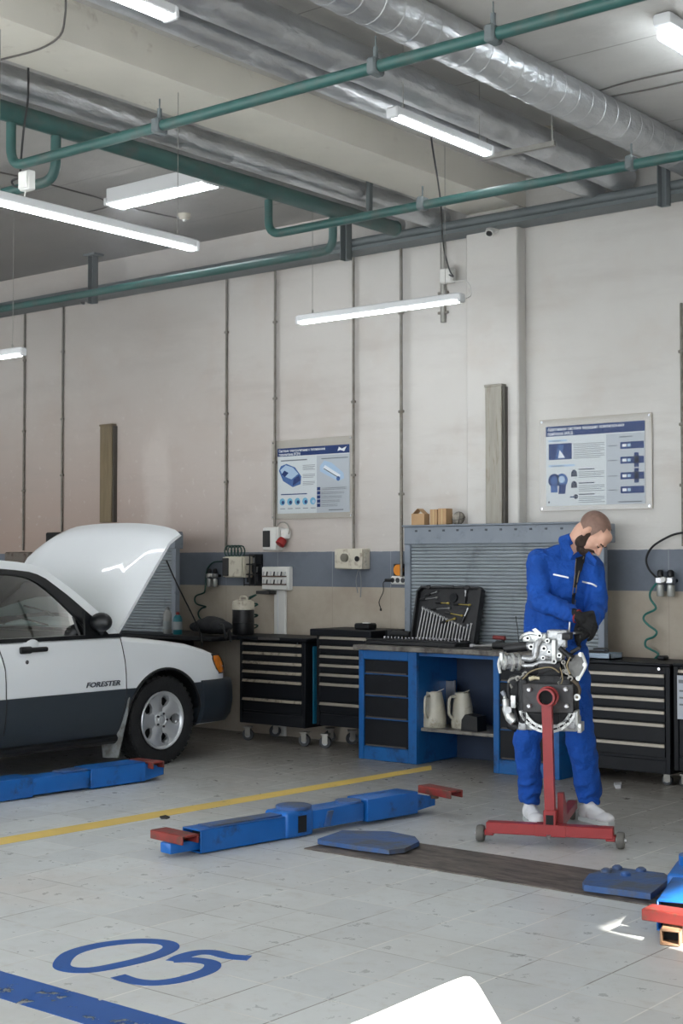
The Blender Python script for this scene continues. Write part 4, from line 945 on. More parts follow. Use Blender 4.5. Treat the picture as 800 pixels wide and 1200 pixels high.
carton(512.5, 522, 596, YT, 'upright cardboard carton on the shutter top, right one of the touching pair', .0)
p = at(537, 607, y=YT+.06)
o = thing('wicker_ball', 'grey round ball on top of the shutter cabinet', 'ball', (p.x, YT+.06, ztt)); rb_ = .05
MB().sph((0, 0, rb_), rb_*.97, seg=20, rings=14).build('ball', mat('ball_grey', (142, 136, 126), .8, var=.3, vscale=30), o)
for k in range(3):
    R_ = Euler((k*1.05+.3, k*.9, 0)).to_matrix(); MB().tube([V((0, 0, rb_))+R_ @ V((rb_*math.cos(t*PI/12), rb_*math.sin(t*PI/12), 0)) for t in range(24)], .0035, 6, closed=True).build('band', mat('band_grey', (96, 90, 84), .7), o)
# ================================================================== the white car
XC, XH = -8.625, .865
MPAINT = mat('car_white', (236, 240, 243), .28, coat=.8, spec=.5)
MCLAD = mat('car_cladding', (50, 58, 66), .5, var=.06, vscale=3)
MBUMP = mat('car_bumper', (34, 42, 50), .45, var=.06)
MTRIM = mat('car_trim_black', (18, 20, 23), .4)
MGLASS = glass('car_glass', (176, 190, 186), .01)
car = thing('car', 'white estate car with its bonnet raised and dark grey lower cladding', 'car', (XC, 7.50, 0))
ST = [(3.72, .76, .93), (3.80, .82, .96), (4.05, .855, .98), (5.0, .865, .985), (6.0, .865, .985), (6.95, .865, .985), (7.09, .865, .965), (7.30, .865, .945), (7.52, .863, .918), (7.75, .862, .885), (7.95, .855, .835), (8.08, .842, .79), (8.17, .815, .73), (8.23, .76, .66), (8.26, .70, .62)]
def itp(tab, y, k):
    if y <= tab[0][0]: return tab[0][k]
    for a, b in zip(tab[:-1], tab[1:]):
        if y <= b[0]: t = (y-a[0])/(b[0]-a[0]); return a[k]*(1-t)+b[k]*t
    return tab[-1][k]
PZ = [(.24, .90), (.30, .94), (.42, .985), (.60, 1.0), (.78, .995), (.90, .98), (1.0, .965)]
def hw(Y, z): return itp(ST, Y, 1)*itp(PZ, z, 1)
def ring(Y, zs, off=0.0, top=None):
    near = [V((XC+hw(Y, z)+off, Y, z)) for z in zs]; far = [V((2*XC-p.x, p.y, p.z)) for p in near]
    return near+far[::-1]
ys = sorted(set([s_[0] for s_ in ST]+[3.72+i*.11 for i in range(40)]))
def body_ring(Y):
    zt = itp(ST, Y, 2); zs = [.26, .34, .45, .6, .72, zt-.10, zt-.03]
    near = [V((XC+hw(Y, z), Y, z)) for z in zs]+[V((XC+hw(Y, zt)-.018, Y, zt-.006)), V((XC+hw(Y, zt)-.05, Y, zt+.004)), V((XC+hw(Y, zt)*.55, Y, zt+.008))]
    return near+[V((2*XC-p.x, p.y, p.z)) for p in near][::-1]
m = MB().m(MPAINT); m.mats.append(MTRIM); m.ring_loft([body_ring(y) for y in ys+[8.26]])
body = m.build('body', None, car, world=True)
WY, WZ, WR = 7.505, .33, .385
def cyl_cut(Y, r): 
    c = MB(); c.mats = [MPAINT, MTRIM]; c.cur = 1
    c.cyl((XC-1.2, Y, WZ), (XC+1.2, Y, WZ), r, seg=48); return c.build('cut', None, car, world=True)
def box_cut(*a):
    c = MB(); c.mats = [MPAINT, MTRIM]; c.cur = 1; c.bx(*a); return c.build('cut', None, car, world=True)
C1, C2 = cyl_cut(WY, WR), cyl_cut(WY-2.53, WR)
C3 = box_cut(XC-.74, XC+.74, 4.1, 6.98, .42, 1.3); C4 = box_cut(XC-.70, XC+.70, 7.12, 8.12, .35, 1.3)
cut(body, [C1, C2, C3, C4])
# cladding
zs = [.255, .30, .36, .45, .55, .592]
for sg in (1, -1):
    m = MB(); m.ring_loft([[V((XC+sg*(hw(y, z)+.008), y, z)) for z in zs]+[V((XC+sg*(hw(y, z)-.05), y, z)) for z in zs[::-1]] for y in ys if 3.9 <= y <= 7.90])
    clad = m.build('lower_cladding', MCLAD, car, world=True)
    cut(clad, [C1, C2])
drop([C1, C2, C3, C4])
MB().bx(XC-.82, XC+.82, 4.1, 7.1, .20, .262, bev=.02).build('underbody', MTRIM, car, world=True)
# wheel arch lips
for sgn in (1, -1):
    for Yw in (WY, WY-2.53):
        pts = [V((XC+sgn*(hw(Yw+WR*math.cos(a), max(.26, WZ+WR*math.sin(a)))+.006), Yw+WR*math.cos(a), WZ+WR*math.sin(a))) for a in [(-.12+(PI+.24)*i/30) for i in range(31)]]
        MB().tube(pts, .011, 6).build('arch_lip', MTRIM, car, world=True)
# bumper around the nose
pl = [(.868, 7.885), (.868, 8.0), (.862, 8.12), (.84, 8.21), (.78, 8.28), (.6, 8.325), (.3, 8.35), (0, 8.36)]
pl = pl+[(-x, y) for x, y in pl[::-1][1:]]
rings = []
for i, (x, y) in enumerate(pl):
    a, b = pl[max(i-1, 0)], pl[min(i+1, len(pl)-1)]; tx, ty = b[0]-a[0], b[1]-a[1]; l = math.hypot(tx, ty); nx, ny = -ty/l, tx/l
    if nx*x+ny*(y-7.5) < 0: nx, ny = -nx, -ny
    rings.append([V((XC+x+nx*o_, y+ny*o_, z)) for o_, z in ((-.07, .60), (0, .603), (.016, .585), (.026, .52), (.026, .42), (.010, .33), (-.03, .275), (-.10, .262))])
MB().ring_loft(rings).build('front_bumper', MBUMP, car, world=True)
# surface patches that follow the body side
def patch(edgeL, edgeR, zs, off=.004, th=.006, n=10):
    """edgeL/edgeR(z)->Y ; grid on the near side"""
    rs = []
    for z in zs:
        a, b = edgeL(z), edgeR(z); front = [V((XC+hw(a+(b-a)*i/n, z)+off, a+(b-a)*i/n, z)) for i in range(n+1)]
        rs.append(front+[p-V((th, 0, 0)) for p in front[::-1]])
    return MB().ring_loft(rs)
zz = [.345, .40, .47, .585]; zu = [.597, .66, .72, .78, .84, .90, .955]
fe = lambda z: 7.06+.05*math.sin(max(0, min(1, (z-.3)/.68))*PI)*.9-.0*z
re_ = lambda z: 6.045-.07*max(0, (z-.75)/.23)**1.5 if z > .75 else 6.045
door = patch(re_, fe, zu).build('front_door', MPAINT, car, world=True)
MB_ = patch(re_, fe, zz, .012).build('door_cladding', MCLAD, door, world=True)
re2 = lambda z: 5.25; fe2 = lambda z: re_(z)-.014
door2 = patch(re2, fe2, zu).build('rear_door', MPAINT, car, world=True)
patch(re2, fe2, zz, .012).build('door_cladding', MCLAD, door2, world=True)
for f_ in (fe, re_):
    pts = [V((XC+hw(f_(z), z)+.003+(.008 if z < .6 else 0), f_(z)+(.006 if f_ is fe else -.007), z)) for z in [.35, .45, .585, .6, .7, .8, .88, .94, .975]]
    MB().tube(pts, .0035, 5).build('door_seam', MTRIM, car, world=True)
# handle, lock, badge
def side(px, py, off=.0):
    p = at(px, py, x=XC+XH*.99); return V((XC+hw(p.y, p.z)+off, p.y, p.z))
a, b = side(23, 761), side(55, 762)
hd = MB().box((a+b)/2+V((.016, 0, 0)), (.03, (b-a).length, .034), bev=.012, seg=2).box((a+b)/2+V((.01, -(b-a).length*.28, .0)), (.034, (b-a).length*.42, .048), bev=.012, seg=2)
hd.build('door_handle', MTRIM, door, world=True)
p = side(39, 758, .003); MB().sph(p+V((-.012, 0, .01)), (.018, .075, .05)).build('handle_recess', MPAINT, door, world=True)
p = side(31, 776, .004); MB().cyl(p, p+V((.006, 0, 0)), .014, seg=14).build('door_lock', MCHR, door, world=True)
a, b = side(99, 806), side(139, 803)
tm = MB(); Mt = Matrix(((0, 0, 1, a.x+.007), (1, 0, 0, a.y), (0, 1, 0, a.z), (0, 0, 0, 1)))
tm.text('FORESTER', .062, Mt, .0015, (1.15*(b.y-a.y)/.345, .8), bold=.0015)
bb = [v.co.y for v in tm.bm.verts]; sc_x = (b.y-a.y)/(max(bb)-min(bb))
for v in tm.bm.verts: v.co.y = a.y+(v.co.y-a.y)*sc_x+(v.co.z-a.z)*.35
tm.build('badge_lettering', mat('badge_grey', (70, 76, 84), .4, .2), door, world=True, smooth=False)
# corner lamp
lm = MB(); rs = []
for z, y0, y1 in ((.785, 8.03, 8.09), (.760, 8.03, 8.125), (.72, 8.05, 8.16), (.675, 8.08, 8.195), (.650, 8.11, 8.215)):
    rs.append([V((XC+hw(y0+(y1-y0)*i/4, z)+.006, y0+(y1-y0)*i/4, z)) for i in range(5)]+[V((XC+hw(y1-(y1-y0)*i/4, z)-.01, y1-(y1-y0)*i/4, z)) for i in range(5)])
lm.ring_loft(rs); lamp = lm.build('turn_signal', mat('amber_lens', (226, 128, 24), .15, coat=.8, var=.15, vscale=40), car, world=True)
rs2 = [[V((q.x-.002, q.y+(-.012 if k in (0, 9) else (.012 if k in (4, 5) else 0)), q.z)) for k, q in enumerate(r_)] for r_ in rs]
MB().ring_loft([[V((q.x, q.y, q.z+.012)) for q in rs2[0]]]+rs2+[[V((q.x, q.y, q.z-.01)) for q in rs2[-1]]]).build('lamp_surround', MTRIM, lamp, world=True)
for s_ in (-1, 1):
    MB().box((XC+s_*.50, 8.22, .70), (.32, .06, .14), bev=.03, seg=2).build('headlamp', mat('headlamp_glass', (190, 200, 206), .1, coat=1), car, world=True)
MB().box((XC, 8.24, .69), (.6, .05, .12), bev=.01).build('grille', MTRIM, car, world=True)
# engine bay contents
MB().bx(XC-.45, XC+.45, 7.25, 7.85, .4, .72, bev=.04).build('engine_cover', MBLACK, car, world=True)
MB().bx(XC-.70, XC+.70, 8.05, 8.12, .5, .80, bev=.01).build('radiator_support', MTRIM, car, world=True)
MB().cyl((XC+.55, 7.25, .6), (XC+.55, 7.25, .86), .09, seg=18).build('strut_tower', MTRIM, car, world=True)
# bonnet raised on its hinges
rs = []; NS = 24; NT = 16
HY, HZ = 7.10, .985; dy, dz_ = .60, .79
L_ = math.hypot(dy, dz_); dy, dz_ = dy/L_, dz_/L_
def hood_pt(s, t, off=0):
    c = 2*s-1; hwid = .765+.02*t
    L = .985+.09*(1-abs(c)**2.4)-.02*max(0, (abs(c)-.9)/.1)**2-(.16*max(0, (c-.55)/.45)**2)
    bul = (.045*(1-c**4)+.012*math.exp(-((abs(c)-.78)/.05)**2))*(.35+.65*math.sin(min(1, t*.9+.1)*PI)**.6)+.0
    curl = -.05*max(0, t-.88)/.12*(1 if t > .88 else 0)
    d = L*t; n_ = bul+curl+off
    return V((XC+hwid*(-c), HY+.05*(1-c*c)*0+dy*d-dz_*n_, HZ+dz_*d+dy*n_+.03*(1-c*c)*(1-t)))
top = [[hood_pt(i/NS, t/NT) for i in range(NS+1)] for t in range(NT+1)]
bot = [[hood_pt(i/NS, t/NT, -.022) for i in range(NS+1)] for t in range(NT+1)]
m = MB().m(MPAINT); m.ring_loft([a+b[::-1] for a, b in zip(top, bot)])
hood = m.build('bonnet', None, car, world=True, ang=50)
MB().ring_loft([[hood_pt(.12+.76*i/12, t/10, -.03) for i in range(13)]+[hood_pt(.12+.76*i/12, t/10, -.045) for i in range(13)][::-1] for t in range(1, 9)]).build('bonnet_liner', MTRIM, hood, world=True)
ro = [at(195, 657, x=XC+.45), at(208, 686, x=XC+.42), at(231, 733, x=XC+.40), at(237, 756, x=XC+.38)]
MB().tube(ro, .006, 6, smooth=4).build('prop_rod', MTRIM, car, world=True)
# cabin: near side curves from the photograph on the leaning side plane
def gp(px, py):
    t = max(0, min(1, (748-py)/88)); return at(px, py, x=XC+XH-.04-.15*t)
Oc = [gp(*q) for q in ((146, 750), (140, 743), (120, 721), (100, 703.5), (86, 692), (70, 680), (58, 671), (46, 664.5), (36, 661), (20, 658.5), (0, 656.5))]
Ic = [gp(*q) for q in ((132, 750), (126, 741), (108, 722), (92, 708), (79, 697), (66, 687), (54, 678), (44, 673), (34, 670), (18, 668), (0, 666.5))]
Gc = [gp(*q) for q in ((118, 750), (106, 741), (95, 729), (80, 714), (67, 701.5), (55, 691), (45, 683.5), (36, 678.5), (28, 676), (14, 674), (0, 673))]
zr = Oc[-1].z; tail = [(5.2, 0.008), (4.5, 0.0), (4.15, -.03)]
def ext(c, dz0):
    e = c[-1]; return c+[V((e.x, y, e.z+d)) for y, d in tail]
Oc, Ic, Gc = ext(Oc, 0), ext(Ic, 0), ext(Gc, 0)
def mir(p): return V((2*XC-p.x, p.y, p.z))
def strip(A, B, th, side_=1):
    f = (lambda p: p) if side_ == 1 else mir
    return MB().ring_loft([[f(a), f(b), f(b-V((th, 0, 0))), f(a-V((th, 0, 0)))] for a, b in zip(A, B)])
for s_ in (1, -1):
    strip(Oc, Ic, .05, s_).build('roof_pillar', MPAINT, car, world=True, ang=50)
    fr = strip([p-V((.004, 0, 0)) for p in Ic], [p-V((.004, 0, 0)) for p in Gc], .035, s_).build('window_frame', MTRIM, car, world=True, ang=50)
    f = (lambda p: p) if s_ == 1 else mir
    # tail pillar, centre pillar, sill trim
    e, g_ = Oc[-1], Gc[-1]
    MB().ring_loft([[f(V((XC+XH-.04, 3.80, .97))), f(V((XC+XH-.04, 4.05, .97))), f(V((XC+XH-.09, 4.05, .97))), f(V((XC+XH-.09, 3.80, .97)))], [f(e), f(e+V((0, .12, 0))), f(e+V((-.05, .12, 0))), f(e-V((.05, 0, 0)))]]).build('rear_pillar', MPAINT, car, world=True)
    for yc in (5.93, 5.0):
        MB().ring_loft([[f(V((XC+XH-.045+dx, yc+dy_, .97))) for dx, dy_ in ((0, 0), (0, .08), (-.03, .08), (-.03, 0))], [f(V((g_.x+dx, yc-.03+dy_, zr-.03))) for dx, dy_ in ((0, 0), (0, .07), (-.03, .07), (-.03, 0))]]).build('centre_pillar', MTRIM, car, world=True)
    b0 = V((XC+XH-.028, 7.085, .975)); 
    MB().prism([f(V((XC+XH-.02, y, z))) for y, z in ((4.0, .965), (7.09, .965), (7.075, .992), (4.0, .995))], (-.035*s_, 0, 0)).build('sill_trim', MTRIM, car, world=True)
    m = MB(); n = len(Gc)
    pts = [f(p-V((.015, 0, 0))) for p in Gc]; low = [f(V((XC+XH-.05, p.y, .985))) for p in Gc]
    for i in range(n-1):
        if pts[i].z > .99: m.quad(pts[i], pts[i+1], low[i+1], low[i])
    m.build('side_glass', MGLASS, car, world=True)
# roof, windscreen, rear window
NR = 8
def across(p, crown, fwd=0):
    q = mir(p); return [p.lerp(q, i/NR)+V((0, fwd*math.sin(PI*i/NR), crown*math.sin(PI*i/NR))) for i in range(NR+1)]
roof_pts = [p for p in Oc if p.z > 1.44][0:]
m = MB(); rr = [across(p-V((.0, 0, .004)), .035, .0) for p in Oc[7:]]
m.ring_loft([a+[q-V((0, 0, .03)) for q in a[::-1]] for a in rr]); m.build('roof', MPAINT, car, world=True)
m = MB(); ww = [across(p-V((.02, 0.02, 0)), .012 if p.z > 1.3 else .0, .11*(1 if p.z < 1.1 else (1.5-p.z)/.4)) for p in Oc[0:8]]
m.ring_loft(ww, cap=False, closed=False); m.build('windscreen', MGLASS, car, world=True)
for c_, lb in ((Oc[7], 'top'),):
    MB().tube(across(c_-V((.03, -.0, .012)), .03), .014, 6).build('screen_trim', MTRIM, car, world=True)
MB().ring_loft([a for a in ([across(Oc[-1], .03)[i] for i in range(NR+1)], [V((XC+XH-.06, 3.80, .97)).lerp(V((XC-XH+.06, 3.80, .97)), i/NR) for i in range(NR+1)])], cap=False, closed=False).build('rear_glass', MGLASS, car, world=True)
# cowl, dash, seats, steering wheel, mirror
MB().ring_loft([across(V((XC+XH-.10, y, z)), .0, .10) for y, z in ((6.98, .975), (7.02, .99), (7.12, .975), (7.13, .94))], cap=False, closed=False).build('cowl', MTRIM, car, world=True)
MB().bx(XC-.72, XC+.72, 6.55, 6.98, .62, .93, bev=.06, seg=3).build('dashboard', mat('dash_dark', (40, 42, 44), .7), car, world=True)
MSEAT = mat('seat_fabric', (62, 64, 68), .9)
for sx in (-.36, .36):
    s1 = MB().box((XC+sx, 5.85, .52), (.48, .5, .14), bev=.05, seg=3).box((XC+sx, 5.58, .85), (.46, .13, .58), (-.25, 0, 0), bev=.06, seg=3); st_ = s1.build('seat', MSEAT, car, world=True)
    MB().box((XC+sx, 5.48, 1.24), (.26, .09, .16), (-.2, 0, 0), bev=.04, seg=3).build('headrest', MSEAT, st_, world=True)
Ms = Matrix.Translation((XC-.36, 6.42, .93)) @ Matrix.Rotation(math.radians(65), 4, 'X')
sw = MB().tube([(.18*math.cos(t*PI/12), .18*math.sin(t*PI/12), 0) for t in range(24)], .015, 8, closed=True).cyl((-.17, 0, 0), (.17, 0, 0), .014, seg=8).cyl((0, 0, 0), (0, -.17, 0), .014, seg=8).cyl((0, 0, -.04), (0, 0, .01), .055, seg=16)
sw.xf(Ms); sw.build('steering_wheel', MTRIM, car, world=True)
q = at(8, 682, x=XC); MB().box((XC, 6.32, 1.385), (.24, .03, .06), bev=.015, seg=2).cyl((XC, 6.33, 1.40), (XC, 6.36, 1.45), .01).build('rear_view_mirror', MTRIM, car, world=True)
mp = at(118.5, 729, x=XC+XH+.07)
wm = MB().sph(mp, (.10, .055, .068), seg=20, rings=12); mo = wm.build('wing_mirror', MTRIM, car, world=True)
MB().prism([at(100, 745, x=XC+XH-.02), at(129, 745, x=XC+XH-.02), at(122, 737, x=XC+XH-.02), at(107, 722, x=XC+XH-.03), at(99, 716, x=XC+XH-.04)], (-.02, 0, 0)).build('mirror_base', MTRIM, mo, world=True)
MB().cyl(mp+V((-.02, 0, -.02)), at(118, 742, x=XC+XH-.03), .022, seg=10).build('mirror_arm', MTRIM, mo, world=True)
# roof rail
MB().tube([V((XC+.60, y, zr+z)) for y, z in ((4.2, .03), (4.4, .07), (5.8, .075), (6.0, .07), (6.12, .03))], .016, 8, smooth=4).build('roof_rail', MTRIM, car, world=True)
MB().tube([V((XC-.60, y, zr+z)) for y, z in ((4.2, .03), (4.4, .07), (5.8, .075), (6.0, .07), (6.12, .03))], .016, 8, smooth=4).build('roof_rail', MTRIM, car, world=True)
for i, (x0, y0) in enumerate(((XC+.2, 7.12), (XC-.35, 7.12))):
    MB().tube([(x0, y0+.05, .985), (x0-.25, y0-.08, 1.05), (x0-.42, y0-.14, 1.09)], .007, 6).build('wiper', MTRIM, car, world=True)
# mud flap
MB().prism([(XC+XH+.012, 7.135, .53), (XC+XH+.012, 7.115, .40), (XC+XH-.01, 7.05, .10), (XC+XH-.17, 7.05, .09), (XC+XH-.19, 7.05, .22), (XC+XH-.06, 7.10, .40)], (0, -.008, 0)).build('mud_flap', mat('flap_grey', (130, 134, 134), .7, dirt=(100, 98, 94), dscale=12, dth=.5), car, world=True)
# wheels
MTYRE = mat('tyre', (27, 28, 30), .82, bump=.4, bscale=60)
MRIM = mat('alloy_rim', (206, 209, 213), .34, .6)
def wheel(Y, s_):
    xo = XC+s_*(XH-.035); ax = (s_, 0, 0); c = V((xo, Y, WZ)); r = WZ
    t = MB().lathe([(.215, -.19), (.235, -.205), (.29, -.205), (.315, -.195), (r-.004, -.175), (r, -.15), (r, -.03), (r-.004, -.012), (.315, .004), (.285, .010), (.24, .008), (.216, -.004), (.21, -.03), (.21, -.19)], c, ax, 56, cap=False).build('tyre', MTYRE, car, world=True)
    m = MB()
    for k in range(40):      # tread blocks
        a = 2*PI*k/40
        for dx in (-.165, -.12, -.07, -.02): m.box(c+V((s_*dx, (r-.003)*math.cos(a+dx*2), (r-.003)*math.sin(a+dx*2))), (.034, .012, .030), (a+PI/2, 0, 0) if False else Matrix.Rotation(a+dx*2, 4, 'X'))
    m.build('tread', MTYRE, t, world=True, smooth=False)
    R_ = MB().lathe([(.205, -.18), (.205, -.01), (.216, .004), (.212, .010), (.200, .006), (.190, -.012), (.186, -.04), (.186, -.18)], c, ax, 56, cap=False).build('rim', MRIM, car, world=True, ang=60)
    MB().cyl(c+V((-s_*.10, 0, 0)), c+V((-s_*.09, 0, 0)), .185, seg=40).build('brake_disc', mat('brake_dark', (30, 30, 32), .6), R_, world=True)
    for k in range(5):
        a0 = 2*PI*k/5+PI/5
        def rp(r_, a, dx): return c+V((s_*dx, r_*math.cos(a), r_*math.sin(a)))
        rings = []
        for r_, wd, dx in ((.045, .63, -.022), (.100, .62, -.020), (.122, .40, -.016), (.16, .37, -.012), (.180, .44, -.010), (.195, .63, -.010)):
            rings.append([rp(r_, a0-wd, dx-.006), rp(r_, a0-wd*.6, dx+.004), rp(r_, a0, dx+.007), rp(r_, a0+wd*.6, dx+.004), rp(r_, a0+wd, dx-.006), rp(r_, a0+wd, dx-.035), rp(r_, a0-wd, dx-.035)])
        MB().ring_loft(rings).build('spoke', MRIM, R_, world=True, ang=50)
    MB().lathe([(.0, -.035), (.062, -.035), (.060, -.010), (.045, -.004), (.036, -.012), (.030, -.004), (0, 0)], c, ax, 28).build('hub', MRIM, R_, world=True)
    for k in range(5):
        a = 2*PI*k/5; q = c+V((-s_*.012, .05*math.cos(a), .05*math.sin(a))); MB().cyl(q, q+V((s_*.014, 0, 0)), .009, seg=6).build('wheel_nut', mat('nut_dark', (70, 72, 76), .4, .7), R_, world=True)
wheel(WY, 1); wheel(WY-2.53, 1); wheel(WY, -1); wheel(WY-2.53, -1)

# ================================================================== two-post lift arms on the floor
MLIFT = mat('lift_blue', (22, 100, 180), .35, var=.08, vscale=6, dirt=(38, 60, 96), dscale=7, dth=.62, bump=.1, bscale=30)
MLIFTW = mat('lift_blue_worn', (52, 92, 150), .5, var=.2, vscale=9, dirt=(78, 84, 96), dscale=5, dth=.5, bump=.3, bscale=30)
MRED = mat('pad_red', (128, 44, 38), .5, var=.15, vscale=12, dirt=(84, 62, 50), dscale=16, dth=.55)
MREDP = mat('stand_red', (150, 42, 44), .4, var=.08, vscale=10, dirt=(120, 44, 44), dscale=9, dth=.62)
MHOLE = mat('hollow_shade', (10, 12, 16), .8)  # near-black colour stands for the shade inside hollows and openings
def sleeve(o, x0, x1, y0, y1, z0, z1, nm, hollow=0, mt=None, taper=None):
    m = MB(); t = .008
    if hollow:
        m.bx(x0, x1, y0, y1, z0, z0+t, bev=.003); m.bx(x0, x1, y0, y1, z1-t, z1, bev=.003); m.bx(x0, x0+t, y0, y1, z0, z1, bev=.003); m.bx(x1-t, x1, y0, y1, z0, z1, bev=.003)
        b_ = m.build(nm, mt or MLIFT, o); MB().bx(x0+t, x1-t, y0+.06, y1-.06, z0+t, z1-t).build('hollow', MHOLE, b_); return b_  # solid dark fill in place of the shaded inside of the sleeve
    m.bx(x0, x1, y0, y1, z0, z1, bev=.008, seg=2); return m.build(nm, mt or MLIFT, o)
def pad(o, x, y, z, ln=.28, w=.085, rz=0.0, sx=0):
    m = MB().box((0, 0, .03), (ln, w, .012), bev=.004).box((0, w/2, .012), (ln, .010, .045), bev=.003).box((0, -w/2, .012), (ln, .010, .045), bev=.003)
    m.xf(Matrix.Translation((x+sx, y, z)) @ Matrix.Rotation(rz, 4, 'Z')); p_ = m.build('lifting_pad', MRED, o)
    MB().cyl((x, y, z-.035), (x, y, z+.02), .028, seg=16).build('pad_pin', mat('pin_rust', (96, 70, 54), .6, .4), p_)
# middle pair
a = fl(235, 1002); rzm = -math.atan(.129)
la = thing('vehicle_lift', 'pair of blue lift arms on the floor in the middle, red pads at both ends', 'vehicle lift', (a.x, a.y, 0), rzm)
sleeve(la, -.12, -.03, -.17, .1, .02, .075, 'tip_tube')
sleeve(la, -.155, .0, .0, .66, .006, .125, 'front_sleeve', 1)
MB().bx(-.13, -.03, .08, .64, .125, .133, bev=.003).build('wear_plate', MLIFTW, la)
MB().bx(-.18, .014, .58, .78, .004, .145, bev=.02, seg=3).build('pivot_block', MLIFT, la)
MB().lathe([(0, 0), (.10, 0), (.10, .016), (.09, .02), (0, .02)], (-.09, .72, .145), seg=30).build('pivot_cap', MLIFTW, la)
MB().bx(.013, .018, .66, .72, .03, .12).build('slot', MHOLE, la)
sleeve(la, -.15, .0, .76, 1.18, .03, .135, 'middle_sleeve')
MB().prism([(.001, .86, .04), (.001, .90, .04), (.001, .93, .12), (.001, .89, .12)], (.012, 0, 0)).build('gusset', MLIFTW, la)
MB().lathe([(0, 0), (.075, 0), (.075, .012), (0, .014)], (-.07, 1.12, .135), seg=26).build('pivot_cap', MLIFTW, la)
sleeve(la, -.165, .01, 1.20, 1.62, .02, .15, 'rear_sleeve')
MB().ring_loft([[V((-.15, 1.61, .03)), V((-.01, 1.61, .03)), V((-.01, 1.61, .135)), V((-.15, 1.61, .135))], [V((-.11, 1.82, .04)), V((-.04, 1.82, .04)), V((-.04, 1.82, .09)), V((-.11, 1.82, .09))]]).build('rear_tip', MLIFT, la)
pad(la, -.09, -.10, .085, .27, .10, -rzm-.12, sx=.0)
pad(la, -.03, 1.80, .12, .30, .09, -rzm-.25, sx=.05)
# cover plates beside the pivots
def plate(pts, z0, z1, name, lb, mt, cat='plate', bolts=()):
    w0 = [at(x, y, z=z1) for x, y in pts]; o = MB().prism([(p.x, p.y, z0) for p in w0], (0, 0, z1-z0)).build(name, mt, smooth=False)
    tag(o, lb, cat)
    for b in bolts:
        p = at(b[0], b[1], z=z1); MB().lathe([(0, -.001), (.024, 0), (.024, .012), (.012, .02), (0, .02)], p, seg=12).build('bolt_head', mt, o, world=True)
    return o
plate([(372, 983), (401, 973), (456, 974), (486, 980), (491, 986), (474, 994), (456, 996), (420, 991.5), (372, 984)], .012, .035, 'lift_plate', 'worn blue plate attached to the middle lift arms', MLIFTW)
plate([(682, 1034), (690, 1024), (720, 1015.7), (778, 1023), (785, 1028), (770, 1041), (762, 1047), (684, 1037)], .012, .04, 'lift_plate', 'worn blue plate with bolts beside the right lift arm', MLIFTW, bolts=((723, 1018.5), (710, 1022), (751, 1021), (733, 1026)))
# right arm, sunlit
a = fl(772, 1107); rzr = math.radians(18)
ra = thing('vehicle_lift', 'blue lift arm at the right edge with a red pad, lit by the sun', 'vehicle lift', (a.x, a.y, 0), rzr)
sleeve(ra, .005, .085, -.02, .3, .004, .065, 'tip_tube', 1, mt=mat('tip_rust', (150, 118, 92), .6, var=.2))
sleeve(ra, -.035, .175, .17, .75, .01, .135, 'outer_sleeve', 1)
MB().bx(-.06, .20, .62, .95, .008, .15, bev=.02, seg=3).build('pivot_block', MLIFT, ra)
MB().cyl((.05, .86, .15), (.05, .86, .19), .09, seg=28).build('pivot_cap', MLIFT, ra)
pad(ra, .06, .07, .085, .34, .10, -rzr+.05, sx=.04)
# left arm under the car
a = fl(0, 941); b = fl(196, 913); rzl = math.atan2(b.y-a.y, b.x-a.x)-PI/2; Lg = math.hypot(b.x-a.x, b.y-a.y)
ll = thing('vehicle_lift', 'blue lift arm on the floor beside the front wheel of the white car', 'vehicle lift', (a.x, a.y, 0), rzl)
sleeve(ll, -.20, .0, -.75, .25, .006, .135, 'inner_sleeve')
MB().lathe([(0, 0), (.12, 0), (.12, .03), (0, .03)], (-.1, -.65, .135), seg=26).build('pivot_cap', MLIFTW, ll)
sleeve(ll, -.165, -.01, .24, .72, .015, .125, 'middle_sleeve')
sleeve(ll, -.18, .006, .70, 1.16, .008, .14, 'outer_sleeve', 1)
MB().bx(-.15, -.03, .50, .70, .125, .138, bev=.004).build('wear_plate', MLIFTW, ll)
MB().ring_loft([[V((-.17, 1.15, .01)), V((0, 1.15, .01)), V((0, 1.15, .13)), V((-.17, 1.15, .13))], [V((-.13, Lg, .03)), V((-.04, Lg, .03)), V((-.04, Lg, .085)), V((-.13, Lg, .085))]]).build('tip', MLIFT, ll)
pad(ll, -.09, Lg-.12, .10, .26, .10, -rzl)
# steel floor strip between the plates
tag(MB().bx(fl(369, 992).x, fl(760, 1050).x+.3, 5.77, 6.26, 0, .006).build('floor_strip', mat('strip_brown', (104, 96, 90), .6, var=.3, vscale=7, dirt=(62, 56, 52), dscale=4, dth=.5, stretch=(1, 4, 1))), 'dark dirty steel strip on the floor between the two blue plates', 'floor strip')

